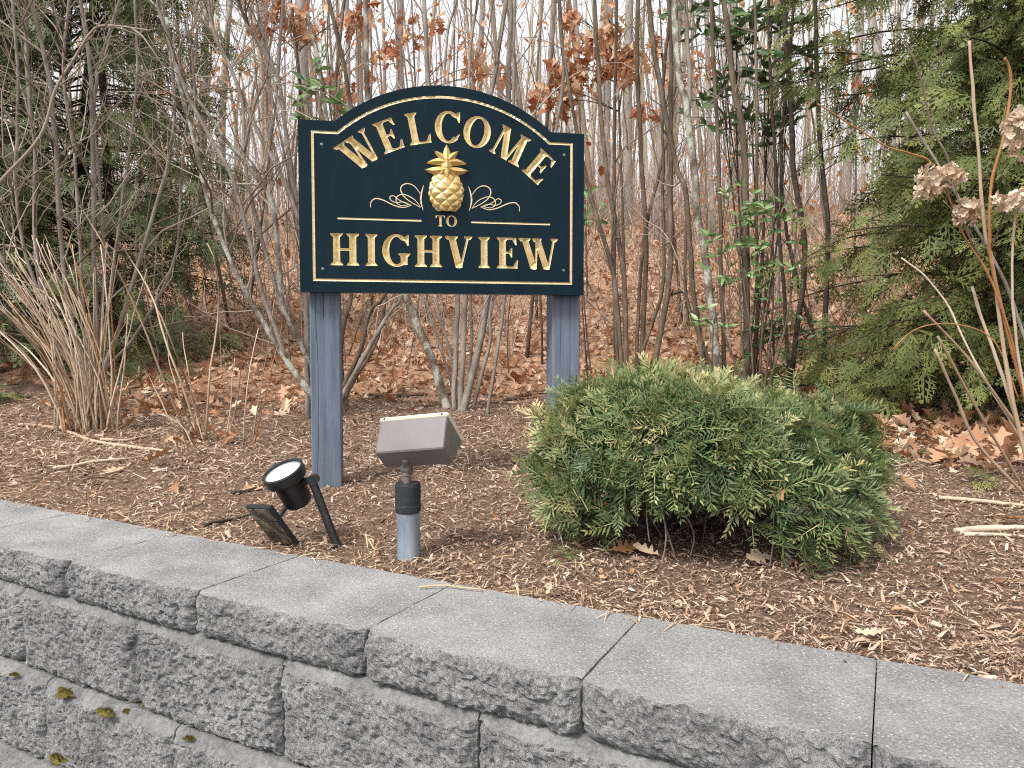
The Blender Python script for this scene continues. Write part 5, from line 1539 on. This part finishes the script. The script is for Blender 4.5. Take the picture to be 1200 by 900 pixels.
# bushy growth along the top of the slope
mb = MB()
for i in range(1100):
    y = rng.uniform(13, 42); x = rng.uniform(-1, 1) * y * .78
    P, rr = grow((x, y, float(gz(x, y)) - .05), (rng.normal(0, .3), rng.normal(0, .3), 1), rng.uniform(.8, 3.2), .006 + .0003 * y, 5, .25, .02)
    tube(mb, P, rr, 3, cap=False)
    twigs_on(mb, P, rr, 5, (.3, 1.2), 1, .1, (.4, 1.1), .02, 3, 3)
tag(mb.build('hilltop_thicket', M['brush_pale'], None, True), 'pale bare bushes along the top of the slope', 'thicket', kind='stuff')
# dead undergrowth on the slope
mb = MB()
for i in range(2600):
    y = 6.2 + 24 * rng.random() ** 1.5; x = rng.uniform(-1, 1) * y * .78
    L = rng.uniform(.25, .9) * (1 + .04 * y)
    P, rr = grow((x, y, float(gz(x, y)) - .03), (rng.normal(0, .5), rng.normal(0, .5), 1), L, .0022 + .0004 * y, 4, .35, 0)
    tube(mb, P, rr, 3, cap=False)
    if rng.random() < .6: twigs_on(mb, P, rr, 3, (L * .2, L * .6), 1, .2, (.4, 1.1), .02, 3, 3)
tag(mb.build('underbrush', M['brush'], None, True), 'dead brown undergrowth covering the wooded slope', 'undergrowth', kind='stuff')
# fine bare twigs filling the middle distance
mb = MB()
for i in range(640):
    y = 5.5 + 12 * rng.random(); x = rng.uniform(-1, 1) * y * .76
    P, rr = grow((x, y, float(gz(x, y)) - .05), (rng.normal(0, .22), rng.normal(0, .2), 1), rng.uniform(1.2, 3.6), rng.uniform(.003, .007), 8, .2, .01)
    tube(mb, P, rr, 4, cap=False)
    twigs_on(mb, P, rr, rng.integers(4, 9), (.2, .9), 2, .15, (.4, 1.0), .03, 3, 4)
tag(mb.build('thicket_twigs', M['twig'], None, True), 'thin bare twigs of the thicket between the saplings', 'thicket', kind='stuff')
# russet leaves still hanging all through the wood
mb = MB()
n, nc = 1700, 90
ci = rng.integers(0, nc, n)
cy = rng.uniform(6.5, 18, nc); cxx = rng.uniform(-.62, .5, nc) * cy; cz = rng.uniform(.9, 4.2, nc) * (.5 + cy / 14)
T = np.stack([cxx[ci] + rng.normal(0, .35, n), cy[ci] + rng.normal(0, .35, n), gz(cxx, cy)[ci] + cz[ci] + rng.normal(0, .28, n)], -1)
dd = rng.normal(0, .7, (n, 3)); dd[:, 2] -= .7
mb.inst(simple[2], frame(dd, rng.normal(0, 1, (n, 3))) * rng.uniform(.06, .13, n)[:, None, None], T)
tag(mb.build('hanging_leaves', M['orange_leaf'], None, False), 'russet dead leaves hanging on twigs through the wood', 'foliage', kind='stuff')
# faint green of far understorey
mb = MB()
n = 2600
y = rng.uniform(10, 30, n); cx = np.floor(rng.random(n) * 40)
cxx = rng.uniform(-1, 1, 40)[cx.astype(int)] * .78; cyy = rng.uniform(10, 30, 40)[cx.astype(int)]; cz = rng.uniform(.3, 5.0, 40)[cx.astype(int)]
T = np.stack([cxx * cyy + rng.normal(0, .7, n), cyy + rng.normal(0, .7, n), gz(cxx * cyy, cyy) + cz + rng.normal(0, .7, n)], -1)
mb.inst(laurel[0], frame(rng.normal(0, 1, (n, 3))) * rng.uniform(.06, .13, n)[:, None, None], T)
tag(mb.build('understorey_leaves', M['lime_haze'], None, False), 'sparse pale green leaves far back in the wood', 'foliage', kind='stuff')
